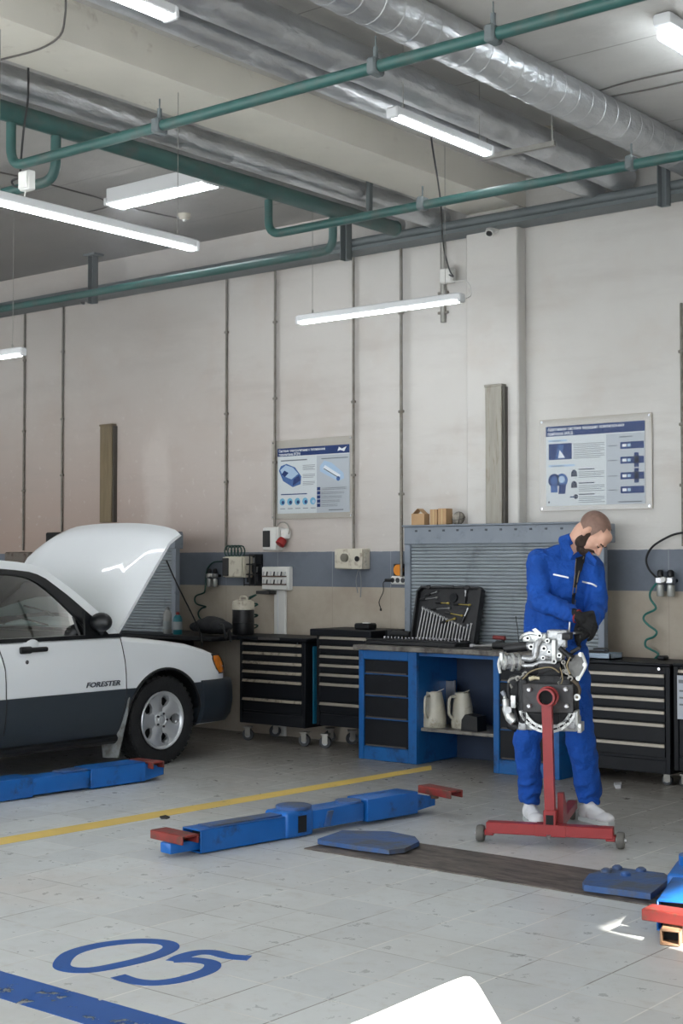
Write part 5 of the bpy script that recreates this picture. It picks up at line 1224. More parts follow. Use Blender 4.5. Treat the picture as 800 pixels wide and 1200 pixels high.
# ================================================================== paint on the floor
def paint(name, rgb, chip=.64, scale=7):
    m = mat(name, rgb, .5, var=.08, vscale=4); N, L = m.node_tree.nodes, m.node_tree.links; b = N['Principled BSDF']
    g = N.new('ShaderNodeNewGeometry'); f = noise(N, L, g.outputs['Position'], scale, 7, .65); L.new(rng(N, L, f, chip+.02, chip, 0, 1), b.inputs['Alpha']); return m
MPB = paint('paint_blue', (10, 80, 158), .64, 5); MPY = paint('paint_yellow', (226, 194, 100), .66, 9)
def ribbon(pts, w, z, closed=False, n=5):
    P = catmull([fl(*q) for q in pts], n, closed); k = len(P); rs = []
    for i in range(k):
        a = P[i-1] if (i or closed) else P[i]; b = P[(i+1) % k] if (i < k-1 or closed) else P[i]; t = (b-a).normalized(); nn = V((-t.y, t.x, 0))*w/2
        rs.append([P[i]+nn+V((0, 0, .0)), P[i]-nn, P[i]-nn+V((0, 0, z)), P[i]+nn+V((0, 0, z))])
    if closed: rs.append(rs[0])
    return rs
p1, p2 = fl(0, 982), fl(480, 901.5); q1, q2 = fl(0, 992), fl(480, 906.5)
d_ = (p2-p1).normalized()
o = MB().prism([p1-d_*4, p2+d_*.25, q2+d_*.25, q1-d_*4], (0, 0, .0015)).build('floor_marking', MPY, smooth=False); tag(o, 'long yellow painted line on the floor between the car and the lift', 'floor marking')
MB0 = MB(); MB0.ring_loft(ribbon([(72, 1130), (84, 1117), (118, 1107.5), (160, 1103), (192, 1104.5), (200, 1111), (180, 1121), (140, 1131), (105, 1137), (80, 1136)], .066, .0015, True), cap=False)
tag(MB0.build('floor_number', MPB, smooth=False), 'blue painted zero on the tiled floor', 'floor marking', )
MB0 = MB(); MB0.ring_loft(ribbon([(292, 1123), (268, 1121), (250, 1116.5), (232, 1116.5), (214, 1121), (203, 1126.5)], .064, .0015)); MB0.ring_loft(ribbon([(203, 1125.5), (226, 1125), (248, 1129), (243, 1138), (212, 1148), (182, 1152), (157, 1150), (138, 1144)], .064, .0014))
tag(MB0.build('floor_number', MPB, smooth=False), 'blue painted five on the tiled floor', 'floor marking')
MPB2 = paint('paint_blue_worn', (10, 80, 158), .57, 6)
o = MB().bx(-7.5, .5, fl(0, 1170).y, fl(0, 1138).y, 0, .0015).build('floor_marking', MPB2, smooth=False); tag(o, 'thick worn blue painted stripe at the bottom left corner', 'floor marking')
# plain white board standing in for an unidentified shape, cut by the bottom edge
pc = [at(300, 1251, y=0) for _ in (0,)]
dpt = 2.3
def nearp(px, py): return V((0, 0, CAMH))+(_F+_R*((px-400)/FPX)+_U*((600-py)/FPX))*dpt
cor = [nearp(*q) for q in ((300, 1252), (430, 1199), (520, 1160), (538, 1153), (546, 1150.6), (552, 1151), (558, 1155), (564, 1163), (574, 1180), (586, 1201), (660, 1335))]
bl = cor[0].copy(); br = cor[-1].copy(); bl.z = 0; br.z = 0
wb = MB().prism(cor+[br, bl], _f0*.03).build('stand_in_board', mat('panel_white', (240, 238, 234), .5), smooth=False); tag(wb, 'blown-out white stand-in panel with a rounded corner at the bottom edge of the picture', 'board')
# loose bits
tag(MB().prism([fl(719, 920), fl(728, 920), fl(727, 924), fl(721, 924)], (0, 0, .02)).build('paper_scrap', mat('scrap', (190, 192, 194), .7)), 'small white paper scrap on the floor in front of the wide black cabinet', 'scrap')
tag(MB().prism([fl(187, 958), fl(194, 956.5), fl(199, 958.5), fl(196, 960), fl(189, 960)], (0, 0, .008)).build('dirt_lump', mat('lump', (40, 38, 36), .8)), 'small black lump on the yellow line', 'lump')
# ================================================================== engine stand, engine
def lp(px, py, M_, y):
    """point of the plane y=const of frame M_ seen at a pixel, in that frame"""
    Mi = M_.inverted(); o_ = Mi @ V((0, 0, CAMH)); d = Mi.to_3x3() @ (_F + _R*((px-400)/FPX) + _U*((600-py)/FPX))
    return o_ + d*((y-o_.y)/d.y)
wl, wr_ = fl(563, 986), fl(727, 995); mid = (wl+wr_)/2; rzs = math.atan2(wr_.y-wl.y, wr_.x-wl.x)
st = thing('engine_stand', 'red engine stand on wheels holding the engine in front of the person', 'engine stand', (mid.x, mid.y, 0), rzs)
SM = WM[st.name]; hl_ = (wr_-wl).length/2
def S(px, py, y): return lp(px, py, SM, y)
MB().bx(-hl_+.035, hl_-.035, -.035, .035, .052, .112, bev=.004).build('crossbar', MREDP, st)
MB().bx(-.075, .09, -.037, .037, .050, .114, bev=.003).build('crossbar_sleeve', MREDP, st)
for sx in (-1, 1):
    MB().box((sx*(hl_-.05), 0, .055), (.05, .06, .03), bev=.003).build('axle_bracket', MREDP, st)
    w = MB().lathe([(.02, -.02), (.040, -.020), (.045, -.010), (.045, .010), (.040, .020), (.02, .020)], (sx*hl_, 0, .045), (1, 0, 0), 24).build('wheel', mat('stand_wheel', (96, 94, 90), .7), st)
    MB().cyl((sx*hl_-.03, 0, .045), (sx*hl_+.03, 0, .045), .014, seg=12).build('axle', MSTEEL, w)
MB().cyl((.0, -.042, .06), (.0, -.036, .045), .012, seg=10).build('bolt', MSTEEL, st)
MB().bx(-.01, .045, .035, .85, .055, .105, bev=.004).build('rear_leg', MREDP, st)
w = MB().lathe([(.01, -.016), (.036, -.016), (.04, -.008), (.04, .008), (.036, .016), (.01, .016)], (.02, .80, .04), (1, 0, 0), 22).build('rear_wheel', mat('stand_wheel', (96, 94, 90), .7), st)
pt = S(640, 817, -.02); zt = pt.z; xp = S(643, 900, 0).x
m = MB()
xb, xt = S(645, 968, 0).x, S(641, 835, 0).x
m.ring_loft([[V((x+dx, dy_, z)) for dx, dy_ in ((-.026, -.03), (.026, -.03), (.026, .03), (-.026, .03))] for x, z in ((xb, .10), (xt, zt-.042))]); m.build('post', MREDP, st)
MB().bx(xb-.034, xb+.034, -.038, .034, .11, .19, bev=.004).build('post_socket', MREDP, st)
MB().bx(xb-.02, xb+.02, -.041, -.036, .115, .165).build('socket_opening', MHOLE, st)
MB().prism([(xb+.03, .05, .11), (xb+.03, .22, .11), (xb+.03, .22, .16), (xb+.03, .10, .27), (xb+.03, .05, .27)], (.03, 0, 0)).build('rear_brace', MREDP, st)
m = MB().lathe([(.038, 0), (.048, 0), (.048, .14), (.038, .14), (.038, 0)], (pt.x, -.05, zt), (0, 1, 0), 30, cap=False); tb = m.build('head_tube', MREDP, st, ang=50)
MB().cyl((pt.x, -.02, zt), (pt.x, .09, zt), .0375, seg=24).build('tube_hole_shade', MHOLE, tb)  # dark plug painted as the shade in the mouth of the head tube
MB().lathe([(.048, 0), (.056, .004), (.056, .03), (.048, .034)], (pt.x+.004, .0, zt), (0, 1, 0), 30, cap=False).build('collar', MREDP, tb)
pa, pb_ = S(612, 801, .10), S(671.5, 836, .10)
MPL = mat('plate_dark', (72, 72, 74), .5, .3, var=.2, vscale=14, dirt=(52, 48, 46), dscale=8, dth=.52)
pl_ = MB().bx(pa.x, pb_.x, .10, .115, pb_.z, pa.z, bev=.003).build('mounting_plate', MPL, st)
for q in ((620.5, 808), (663, 807.5), (620.5, 827), (664, 827)):
    p = S(*q, .10); MB().lathe([(0, .03), (.013, .03), (.013, .0), (.009, -.002), (.008, -.012), (0, -.012)], (p.x, .075, p.z+.0), (0, 1, 0), 14).build('bolt', MSTEEL, pl_)
# ---- engine
MALU = mat('cast_aluminium', (188, 190, 192), .38, .65, var=.16, vscale=24, dirt=(96, 94, 90), dscale=22, dth=.6, bump=.35, bscale=70)
MALU2 = mat('bright_aluminium', (214, 216, 214), .35, .55, var=.1, vscale=30, dirt=(150, 146, 140), dscale=20, dth=.62)
MIRON = mat('engine_black', (30, 31, 34), .5, .2, var=.3, vscale=20, bump=.3, bscale=40)
ec = S(640, 800, .35)
eng = thing('car_engine', 'car engine of silver castings, black block and loose wiring, bolted to the red stand', 'engine', SM @ V((ec.x, .35, ec.z)), rzs)
EO = V((ec.x, .35, ec.z))
def E_(px, py, y): return S(px, py, y)-EO
def part(mb, nm, mt=None, **k): return mb.build(nm, mt, eng, **k)
def ebox(x0, y0, x1, y1, d0, d1, nm, mt, bev=.008, rot=None):
    a, b = E_(x0, y0, d0), E_(x1, y1, d0); return part(MB().bx(a.x, b.x, d0-.35, d1-.35, b.z, a.z, bev=bev, seg=2), nm, mt)
random.seed(11)
ebox(606, 790, 668, 850, .17, .38, 'engine_block', MIRON, .02)
ebox(596, 792, 608, 846, .24, .36, 'side_cover', MIRON, .012); ebox(664, 790, 676, 836, .26, .36, 'side_cover', MIRON, .010); ebox(612, 774, 668, 794, .24, .37, 'upper_block', MIRON, .01)
for i in range(5):
    p = E_(610, 800+i*9, .17); MB().bx(p.x, p.x+.26, .17-.35-.004, .17-.35, p.z-.006, p.z+.004, bev=.002).build('block_rib', MIRON, eng)
for i, (x0, x1) in enumerate(((609, 617), (655, 668))): ebox(x0, 796, x1, 848, .15, .18, 'block_flange', MIRON, .004)
ebox(603, 838, 677, 858, .22, .38, 'oil_pan', MALU2, .015)
for x0, y0, x1, y1, d in ((607, 842, 616, 856, .19), (620, 838, 633, 856, .20), (650, 838, 660, 857, .19), (664, 841, 674, 855, .205)): ebox(x0, y0, x1, y1, d, d+.06, 'casting_boss', MALU, .006)
ebox(676, 848, 681, 859, .2, .34, 'pan_corner', MALU2, .004)
ebox(672, 833, 677, 850, .21, .3, 'side_rail', MALU2, .004)
# slotted crescent flanges left and right of the post
def crescent(cx, cy, r0, r1, a0, a1, y, nm):
    c = E_(cx, cy, y); k = 1/214.
    def P_(r_, a): return V((c.x+r_*k*math.cos(a), y-.35, c.z+r_*k*math.sin(a)))
    n = 16; m = MB().m(MALU2)
    for ra, rb__ in ((r0, r0+(r1-r0)*.36), (r1-(r1-r0)*.36, r1)):
        m.ring_loft([[P_(ra, a), P_(rb__, a), P_(rb__, a)+V((0, .02, 0)), P_(ra, a)+V((0, .02, 0))] for a in [a0+(a1-a0)*i/n for i in range(n+1)]])
    for i in range(0, n+1, 4):
        a = a0+(a1-a0)*i/n; w_ = .05; m.ring_loft([[P_(r0, a+t), P_(r1, a+t), P_(r1, a+t)+V((0, .018, 0)), P_(r0, a+t)+V((0, .018, 0))] for t in (-w_, w_)])
        q = P_((r0+r1)/2, a); m.m(MIRON).cyl(q+V((0, -.003, 0)), q+V((0, .004, 0)), .0035, seg=8); m.m(MALU2)
    m.m(MIRON).ring_loft([[P_(r0+2, a)+V((0, .012, 0)), P_(r1-2, a)+V((0, .012, 0)), P_(r1-2, a)+V((0, .018, 0)), P_(r0+2, a)+V((0, .018, 0))] for a in [a0+(a1-a0)*i/n for i in range(n+1)]])
    part(m, nm)
crescent(641, 824, 27, 35, PI+.35, PI*1.5-.17, .15, 'slotted_flange')
crescent(641, 824, 27, 35, -PI/2+.17, -.35, .15, 'slotted_flange')
# upper castings
ebox(622, 752, 659, 776, .20, .36, 'cylinder_head', MALU, .02)
ebox(612, 742, 640, 753, .22, .35, 'valve_cover', MALU2, .010)
ebox(640, 738, 664, 752, .24, .34, 'top_casting', MALU, .012)
ebox(630, 776, 657, 794, .18, .34, 'timing_cover', MIRON, .008)
ebox(646, 750, 651, 778, .17, .21, 'vertical_rib', MALU2, .004)
ebox(652, 742, 663, 760, .19, .26, 'top_bracket', MALU, .006)
ebox(658, 742, 668, 750, .18, .30, 'black_bracket', MIRON, .004)
for i, (px, py, r_, d) in enumerate(((637, 760, .016, .18), (626, 768, .013, .19), (632, 745, .014, .19), (643, 764, .012, .18), (618, 748, .014, .2), (655, 768, .014, .18), (649, 775, .013, .17), (622, 758, .016, .2), (641, 751, .013, .19), (629, 751, .012, .19), (660, 757, .013, .2), (636, 771, .012, .18))):
    p = E_(px, py, d); b_ = part(MB().lathe([(0, 0), (r_, 0), (r_, .05), (0, .05)], p, (0, 1, 0), 16), 'bolt_boss', MALU2)
    MB().cyl(p+V((0, -.003, 0)), p+V((0, .003, 0)), r_*.5, seg=8).build('boss_hole', MHOLE, b_)
# throttle body on the left
p = E_(612, 776, .24); q = E_(592, 776, .20)
part(MB().cyl(p, q, .036, .040, 24), 'throttle_body', MALU)
d_ = (q-p).normalized()
for t, r_ in ((.02, .046), (.055, .050), (.10, .044)):
    part(MB().cyl(p+d_*t, p+d_*(t+.012), r_, seg=24), 'throttle_flange', MALU2)
part(MB().cyl(q, q+d_*.03, .028, seg=18).box(q+d_*.02+V((0, -.01, .03)), (.02, .03, .05), bev=.004), 'throttle_lever', MALU2)
part(MB().tube([E_(586, 770, .19), E_(584, 778, .18), E_(586, 789, .18)], .008, 8, smooth=4), 'lever_arm', MALU2)
part(MB().tube([E_(612, 771, .2), E_(622, 772, .19), E_(627, 768, .19), E_(629, 755, .19), E_(634, 750, .2)], .016, 10, smooth=5), 'intake_runner', MALU)
part(MB().tube([E_(612, 780, .2), E_(624, 780, .19), E_(634, 776, .19), E_(650, 777, .19)], .012, 10, smooth=5), 'intake_runner', MALU)
part(MB().cyl(E_(593, 760, .24), E_(617, 757, .24), .026, .028, 18).cyl(E_(590, 760, .24), E_(593, 760, .24), .018), 'ignition_coil', MBLACK)
part(MB().cyl(E_(617, 757, .24), E_(624, 756, .24), .020, seg=16), 'coil_socket', MALU)
part(MB().tube([E_(610, 748, .24), E_(614, 744, .22), E_(622, 742, .22), E_(634, 744, .22)], .010, 8, smooth=4), 'top_rail', MALU2)
part(MB().prism([E_(623, 738, .2), E_(627, 736, .2), E_(634, 742, .2), E_(630, 744, .2)], (0, .02, 0)), 'top_tab', MALU2)
# right cluster
m = MB().prism([E_(666, 775, .2), E_(672, 768, .2), E_(680, 766, .2), E_(685, 778, .2), (E_(683, 784, .2)), E_(678, 797, .2), E_(671, 793, .2), E_(666, 785, .2)], (0, .05, 0)); part(m, 'side_bracket', mat('bracket_grey', (120, 120, 118), .5, .4, var=.2, vscale=30))
part(MB().tube([E_(681, 765, .19), E_(686, 778, .19), E_(683, 787, .19), E_(677, 797, .19)], .008, 8, smooth=3), 'bracket_rim', MALU2)
for q in ((680, 767), (685, 779), (677, 795)):
    part(MB().cyl(E_(*q, .185), E_(*q, .21), .013, seg=14), 'bracket_lug', MALU2)
part(MB().cyl(E_(655, 759, .17), E_(666, 768, .17), .013, .015, 12), 'black_hose', MBLACK)
part(MB().cyl(E_(669, 765, .17), E_(679, 759, .17), .012, .010, 12), 'black_hose', MBLACK)
part(MB().cyl(E_(665, 768, .17), E_(671, 772, .17), .02, .02, 12), 'hose_joint', MBLACK)
MLINK = mat('link_arm', (150, 148, 142), .5, .4, var=.15, vscale=30)
def link(p, q, w, nm='link_arm'):
    a, b = E_(*p, .17), E_(*q, .17); d = b-a; ang = math.atan2(d.z, d.x)
    m = MB().m(MLINK).box((a+b)/2, (d.length, .012, w*.35), (0, -ang, 0), bev=.003)
    for c in (a, b): m.lathe([(w*.28, -.009), (w*.6, -.009), (w*.6, .009), (w*.28, .009), (w*.28, -.009)], c, (0, 1, 0), 16, cap=False)
    part(m, nm)
link((607, 795), (615, 790), .026); link((664, 787), (668, 795), .026); link((660, 776), (664, 788), .020); link((655, 800), (660, 786), .014)
part(MB().tube([E_(600, 806, .17), E_(596, 800, .17), E_(598, 796, .17), E_(606, 794, .17)], .008, 8, smooth=4), 'coolant_pipe', MLINK)
part(MB().tube([E_(596, 800, .17), E_(596, 812, .17), E_(599, 822, .17), E_(604, 836, .17), E_(607, 846, .17)], .010, 8, smooth=4), 'black_pipe', MIRON)
part(MB().tube([E_(670, 797, .17), E_(677, 803, .16), E_(679, 810, .15), E_(677, 816, .15)], .009, 8, smooth=4), 'brown_hose', mat('hose_brown', (92, 80, 66), .6))
p = E_(676, 817, .14); part(MB().m(MALU2).lathe([(.008, -.008), (.018, -.008), (.018, .010), (.008, .010), (.008, -.008)], p, (0, 1, 0), 20, cap=False).m(mat('bush', (150, 140, 120), .5)).lathe([(.003, -.006), (.010, -.006), (.010, .008), (.003, .008), (.003, -.006)], p, (0, 1, 0), 16, cap=False), 'eyelet')
# left pump
part(MB().tube([E_(590, 812, .2), E_(592, 820, .19), E_(593, 830, .18), E_(597, 840, .18), E_(603, 846, .18)], [.010, .018, .024, .028, .018], 12, smooth=5), 'pump_housing', MALU2)
part(MB().cyl(E_(591, 815, .19), E_(588, 810, .19), .012, seg=12), 'pump_nozzle', mat('nozzle_grey', (150, 156, 166), .4))
part(MB().cyl(E_(595, 832, .15), E_(595, 832, .17), .02, seg=16), 'pump_cap', MALU)
ebox(598, 815, 604, 830, .16, .2, 'small_bracket', MALU2, .003)
part(MB().cyl(E_(596, 848, .22), E_(606, 852, .22), .03, seg=16), 'oil_filter', MIRON)
part(MB().cyl(E_(620, 796, .14), E_(626, 794, .14), .012, seg=12).cyl(E_(626, 794, .14), E_(632, 795, .14), .009, seg=12), 'sensor', mat('sensor_cream', (200, 190, 160), .4))
# wiring
for i, pts in enumerate((((612, 796), (620, 788), (630, 784), (645, 782), (655, 788)), ((615, 790), (616, 800), (614, 806)), ((612, 788), (625, 793), (634, 789), (652, 784)), ((656, 782), (659, 795), (656, 804)), ((604, 800), (612, 794), (628, 780)), ((601, 826), (608, 824), (612, 822)), ((668, 770), (664, 780), (668, 790)), ((617, 782), (612, 788), (606, 786)))):
    part(MB().tube([E_(x, y, .15+.012*(i % 3)) for x, y in pts], .0028 if i % 2 else .004, 6, smooth=5), 'wire', MCABLE if i % 3 else mat('wire_tan', (150, 136, 104), .6))
part(MB().tube([E_(602, 752, .2), E_(598, 735, .2), E_(606, 728, .22)], .0025, 6), 'dipstick', MBLACK) if False else None
# ================================================================== the mechanic
base = V((0, 0, 0))
Dm = 8.35; xm = (658-400)/FPX*Dm
mw = _f0*Dm + _R*xm; man = thing('person', 'bald bearded person in blue overalls bending over the engine', 'person', (mw.x, mw.y, 0), TH)
MM = WM[man.name]
def Q(px, py, y): return lp(px, py, MM, y)
MSKIN = mat('skin', (214, 168, 146), .5, var=.05, vscale=20)
MSUIT = mat('overalls_blue', (6, 74, 164), .85, var=.14, vscale=7, bump=1.0, bscale=11, bdist=.035)
MGLOVE = mat('glove_black', (20, 20, 22), .75, bump=.3, bscale=80)
MBEARD = mat('beard_dark', (58, 44, 36), .9, var=.25, vscale=60, bump=.6, bscale=220)
MSTUB = mat('shaved_hair', (132, 104, 92), .6, var=.12, vscale=50, bump=.2, bscale=240)
# key joints
neck = Q(671, 640, -.04)
shR, shL = Q(632, 656, -.02), Q(694, 664, -.05)
elR, elL = Q(631, 703, -.10), Q(699, 712, -.06)
wrR, wrL = Q(678, 723, -.27), Q(690, 738, -.24)
hipR, hipL = Q(642, 796, .0), Q(671, 796, .0)
knR, knL = Q(616, 868, -.03), Q(680, 866, -.05)
anR, anL = V((-.181, .07, .10)), V((.162, .06, .10))
C = V((.160, -.10, 1.675))
u = V((.80, -.35, .49)).normalized(); f_ = V((.42, -.30, -.86)); f_ = (f_-u*f_.dot(u)).normalized(); r_ax = f_.cross(u).normalized()
HM = Matrix(((r_ax.x, f_.x, u.x, C.x), (r_ax.y, f_.y, u.y, C.y), (r_ax.z, f_.z, u.z, C.z), (0, 0, 0, 1)))
HR = HM.to_3x3().to_4x4()
HS = 1.04
def H(a, b, c): return HM @ V((a*HS, b*HS, c*HS))
def hs(m, c, r, rot=None): return m.sph(H(*c), tuple(x*HS for x in r), HR @ (Euler(rot).to_matrix().to_4x4() if rot else Matrix.Identity(4)), 24, 16)
m = MB()
hs(m, (0, -.018, .030), (.0735, .094, .083)); hs(m, (0, .040, -.022), (.058, .056, .080)); hs(m, (0, .045, -.082), (.040, .040, .034)); hs(m, (0, .062, .045), (.055, .035, .045))
hs(m, (.034, .052, -.03), (.026, .030, .03)); hs(m, (-.034, .052, -.03), (.026, .030, .03))
m.cone(H(0, .096, .012), .008, H(0, .119, -.026), .0135, 12); m.sph(H(.011, .108, -.032), .009); m.sph(H(-.011, .108, -.032), .009)
hs(m, (0, .093, .026), (.045, .012, .009)); hs(m, (0, .094, -.054), (.022, .010, .007))
for sx in (1, -1):
    hs(m, (sx*.029, .085, .004), (.015, .012, .010))
    hs(m, (sx*.077, -.008, -.008), (.008, .018, .029), (0, 0, sx*.35)); hs(m, (sx*.074, .0, -.03), (.008, .012, .012))
m.cone(C-u*.04*1-f_*.03, .060, neck+V((0, .01, -.02)), .062, 18)
ch, be, pe = Q(664, 676, .0), Q(660, 722, .03), Q(657, 775, .02)
m.cone(neck, .058, ch+V((0, .03, 0)), .07, 18); m.sph(ch+V((0, .02, -.02)), (.14, .075, .12)); m.sph(be, (.12, .08, .15)); m.sph(pe, (.13, .09, .11))
m.cone(shR, .045, shL, .045); m.cone(ch, .09, be, .09); m.cone(be, .09, pe, .09)
for a, b, c in ((shR, elR, wrR), (shL, elL, wrL)): m.cone(a, .043, b, .034); m.cone(b, .034, c, .024)
for a, b, c in ((hipR, knR, anR), (hipL, knL, anL)): m.cone(pe, .085, a, .07); m.cone(a, .07, b, .046); m.cone(b, .046, c, .032)
bodym = organic(m, 'body', MSKIN, man, .0055, 3)
# overalls
m = MB()
m.sph(ch+V((0, -.005, -.01)), (.180, .118, .165), seg=24, rings=16); m.sph(be, (.168, .118, .20), seg=24, rings=16); m.sph(pe+V((0, 0, .02)), (.168, .122, .15), seg=24, rings=16)
m.cone(shR+V((.01, 0, -.005)), .066, shL+V((-.01, 0, -.005)), .064); m.cone(shR+V((.03, 0, .02)), .045, neck+V((-.02, .02, -.035)), .060); m.cone(shL+V((-.03, 0, .01)), .045, neck+V((.02, .02, -.035)), .058)
m.cone(shR, .070, elR, .066, 18); m.cone(elR, .068, wrR.lerp(elR, .12), .046, 18)
m.cone(shL, .068, elL, .062, 18); m.cone(elL, .062, wrL.lerp(elL, .15), .047, 18)
m.cone(Q(632, 690, .05), .075, Q(626, 742, .06), .062); m.cone(Q(690, 690, .03), .07, Q(676, 745, .04), .07)
for h_, k_, a_, w in ((hipR, knR, anR, 0), (hipL, knL, anL, 1)):
    m.cone(pe+V((0, 0, -.05)), .12, h_, .098, 18); m.cone(h_, .102, k_, .078 if not w else .082, 18); lowp = a_+V((0, 0, .085)); m.cone(k_, .078 if not w else .084, lowp, .068 if not w else .078, 18); m.cone(lowp, .066, a_+V((0, 0, .035)), .052, 18)
# soft folds: rolls of cloth at elbows, cuffs, knees and waist
def roll(c, ax, r, w, n_=1):
    q = V(ax).normalized(); a = q.orthogonal().normalized(); b = q.cross(a)
    m.tube([c+(a*math.cos(t*PI/8)+b*math.sin(t*PI/8))*r+q*.012*math.sin(t*1.3) for t in range(16)], w, 8, closed=True)
for a, b, r in ((elR, wrR, .058), (shR, elR, .060), (elL, wrL, .052)):
    for t in (.12, .30, .55, .8): roll(a.lerp(b, t), b-a+V((.02*math.sin(t*9), .03, .04*math.cos(t*7))), r*(1-.22*t), .012)
for h_, k_, a_ in ((hipR, knR, anR), (hipL, knL, anL)):
    for t in (.75, .95): roll(h_.lerp(k_, t), k_-h_+V((.1, 0, .12*math.cos(t*20))), .070, .012)
    for t in (.35, .62, .8, .92): roll(k_.lerp(a_, t), a_-k_+V((.12*math.sin(t*25), 0, .0)), .064-.012*t, .014)
suit = organic(m, 'overalls', MSUIT, man, .0075, 4, disp=.024, dsize=.085)
# collar
m = MB()
def cr(k, up, out):    # ring round the neck, leaning with it
    a = 2*PI*k; ax = (C-neck).normalized(); s1 = V((0, -1, 0)); s1 = (s1-ax*s1.dot(ax)).normalized(); s2 = ax.cross(s1)
    return neck+V((0, .012, -.012))+ax*up+(s1*math.cos(a)+s2*math.sin(a))*out
ks = [.06+.88*i/22 for i in range(23)]
m.ring_loft([[cr(k, -.03, .075), cr(k, .035, .070), cr(k, .042, .074), cr(k, .035, .082), cr(k, -.022, .098), cr(k, -.03, .092)] for k in ks]); m.build('collar', MSUIT, man, ang=60)
for pts in (((656, 636), (664, 632), (672, 648), (668, 656), (658, 655)), ((686, 650), (690, 646), (699, 657), (697, 664), (688, 660))):
    y_ = -.175; m = MB().prism([Q(x, y, y_+(.03 if i in (0, 1) else -.005)) for i, (x, y) in enumerate(pts)], (0, .014, 0)); m.build('collar_flap', MSUIT, man)
# dark shirt in the open front, zip, pocket zips
def surf_y(px, py): return -.150
MSH = mat('shirt_black', (14, 14, 18), .8)
def ribbon_on(pts, w, nm, mt, th=.004, lift=.0):
    P = []
    dg = bpy.context.evaluated_depsgraph_get(); Mi = MM.inverted(); o_ = Mi @ V((0, 0, CAMH))
    for x, y in pts:
        d = (Mi.to_3x3() @ (_F+_R*((x-400)/FPX)+_U*((600-y)/FPX))).normalized()
        hit, loc, nn, _ = suit.ray_cast(o_, d)
        P.append((loc if hit else lp(x, y, MM, -.14))-d*(.004+lift))
    if isinstance(w, (int, float)): w = [w]*len(P)
    P2 = catmull(P, 4); rs = []
    for i, p in enumerate(P2):
        a, b = P2[max(i-1, 0)], P2[min(i+1, len(P2)-1)]; t = (b-a).normalized(); n_ = V((0, -1, 0)); s_ = t.cross(n_).normalized(); ww = w[min(len(w)-1, int(i/4))]/2
        rs.append([p-s_*ww, p+s_*ww, p+s_*ww+V((0, th, 0)), p-s_*ww+V((0, th, 0))])
    return MB().ring_loft(rs).build(nm, mt, man)
ribbon_on([(681, 646), (680, 652), (679, 660), (677, 670), (674, 684), (672, 697), (671, 708)], [.055, .052, .042, .028, .022, .018, .010], 'shirt', MSH, lift=.002)
MZIP = mat('zip_tape', (120, 112, 100), .5, .3)
ribbon_on([(684, 652), (680, 664), (677, 676), (675, 690), (674, 704), (673, 716)], .005, 'zip', MZIP, lift=.004)
ribbon_on([(675, 655), (674, 664), (673, 678), (671, 694), (670, 706)], .004, 'zip', MZIP, lift=.004)
MPZ = mat('pocket_zip', (206, 210, 216), .35, .3)
ribbon_on([(648, 673), (655, 674.5), (662, 676), (666, 677)], .009, 'pocket_zip', MPZ, lift=.003)
ribbon_on([(682, 681.5), (688, 683), (694, 684.5), (699, 687.5)], .009, 'pocket_zip', MPZ, lift=.003)
# beard, moustache, hair, brows, eyes
m = MB(); hs(m, (0, .050, -.088), (.048, .042, .036)); hs(m, (.046, .022, -.060), (.018, .034, .046), (0, 0, 0)); hs(m, (-.046, .022, -.060), (.018, .034, .046)); hs(m, (.062, .012, -.025), (.009, .018, .034)); hs(m, (-.062, .012, -.025), (.009, .018, .034))
hs(m, (.018, .095, -.044), (.018, .010, .007), (0, .25, 0)); hs(m, (-.018, .095, -.044), (.018, .010, .007), (0, -.25, 0)); hs(m, (0, .082, -.078), (.022, .022, .016)); hs(m, (.026, .08, -.062), (.012, .018, .022)); hs(m, (-.026, .08, -.062), (.012, .018, .022))
organic(m, 'beard', MBEARD, man, .004, 3)
m = MB(); hs(m, (0, -.018, .031), (.0752, .0956, .0845))
for v in list(m.bm.verts): pass
Hi = HM.inverted(); kill = []
for fc in m.bm.faces:
    c = Hi @ fc.calc_center_median()
    if c.y > .030+.20*max(0, (c.z-.05)) or (c.z < -.005 and c.y > .0) or c.z < -.05: kill.append(fc)
bmesh.ops.delete(m.bm, geom=kill, context='FACES')
m.build('shaved_hair', MSTUB, man, ang=80)
for sx in (1, -1):
    MB().tube([H(sx*.014, .102, .018), H(sx*.028, .101, .024), H(sx*.043, .090, .020)], .0042, 6, smooth=3).build('eyebrow', MBEARD, man)
    MB().tube([H(sx*.017, .094, .0), H(sx*.028, .0965, -.005), H(sx*.040, .088, -.001)], .0028, 6, smooth=3).build('eyelid', MBEARD, man)
hs(MB(), (0, 0, 0), (.01, .01, .01)).bm.free()
m = MB(); hs(m, (0, .101, -.058), (.016, .006, .0045)); m.build('lips', mat('lips', (176, 112, 100), .5), man)
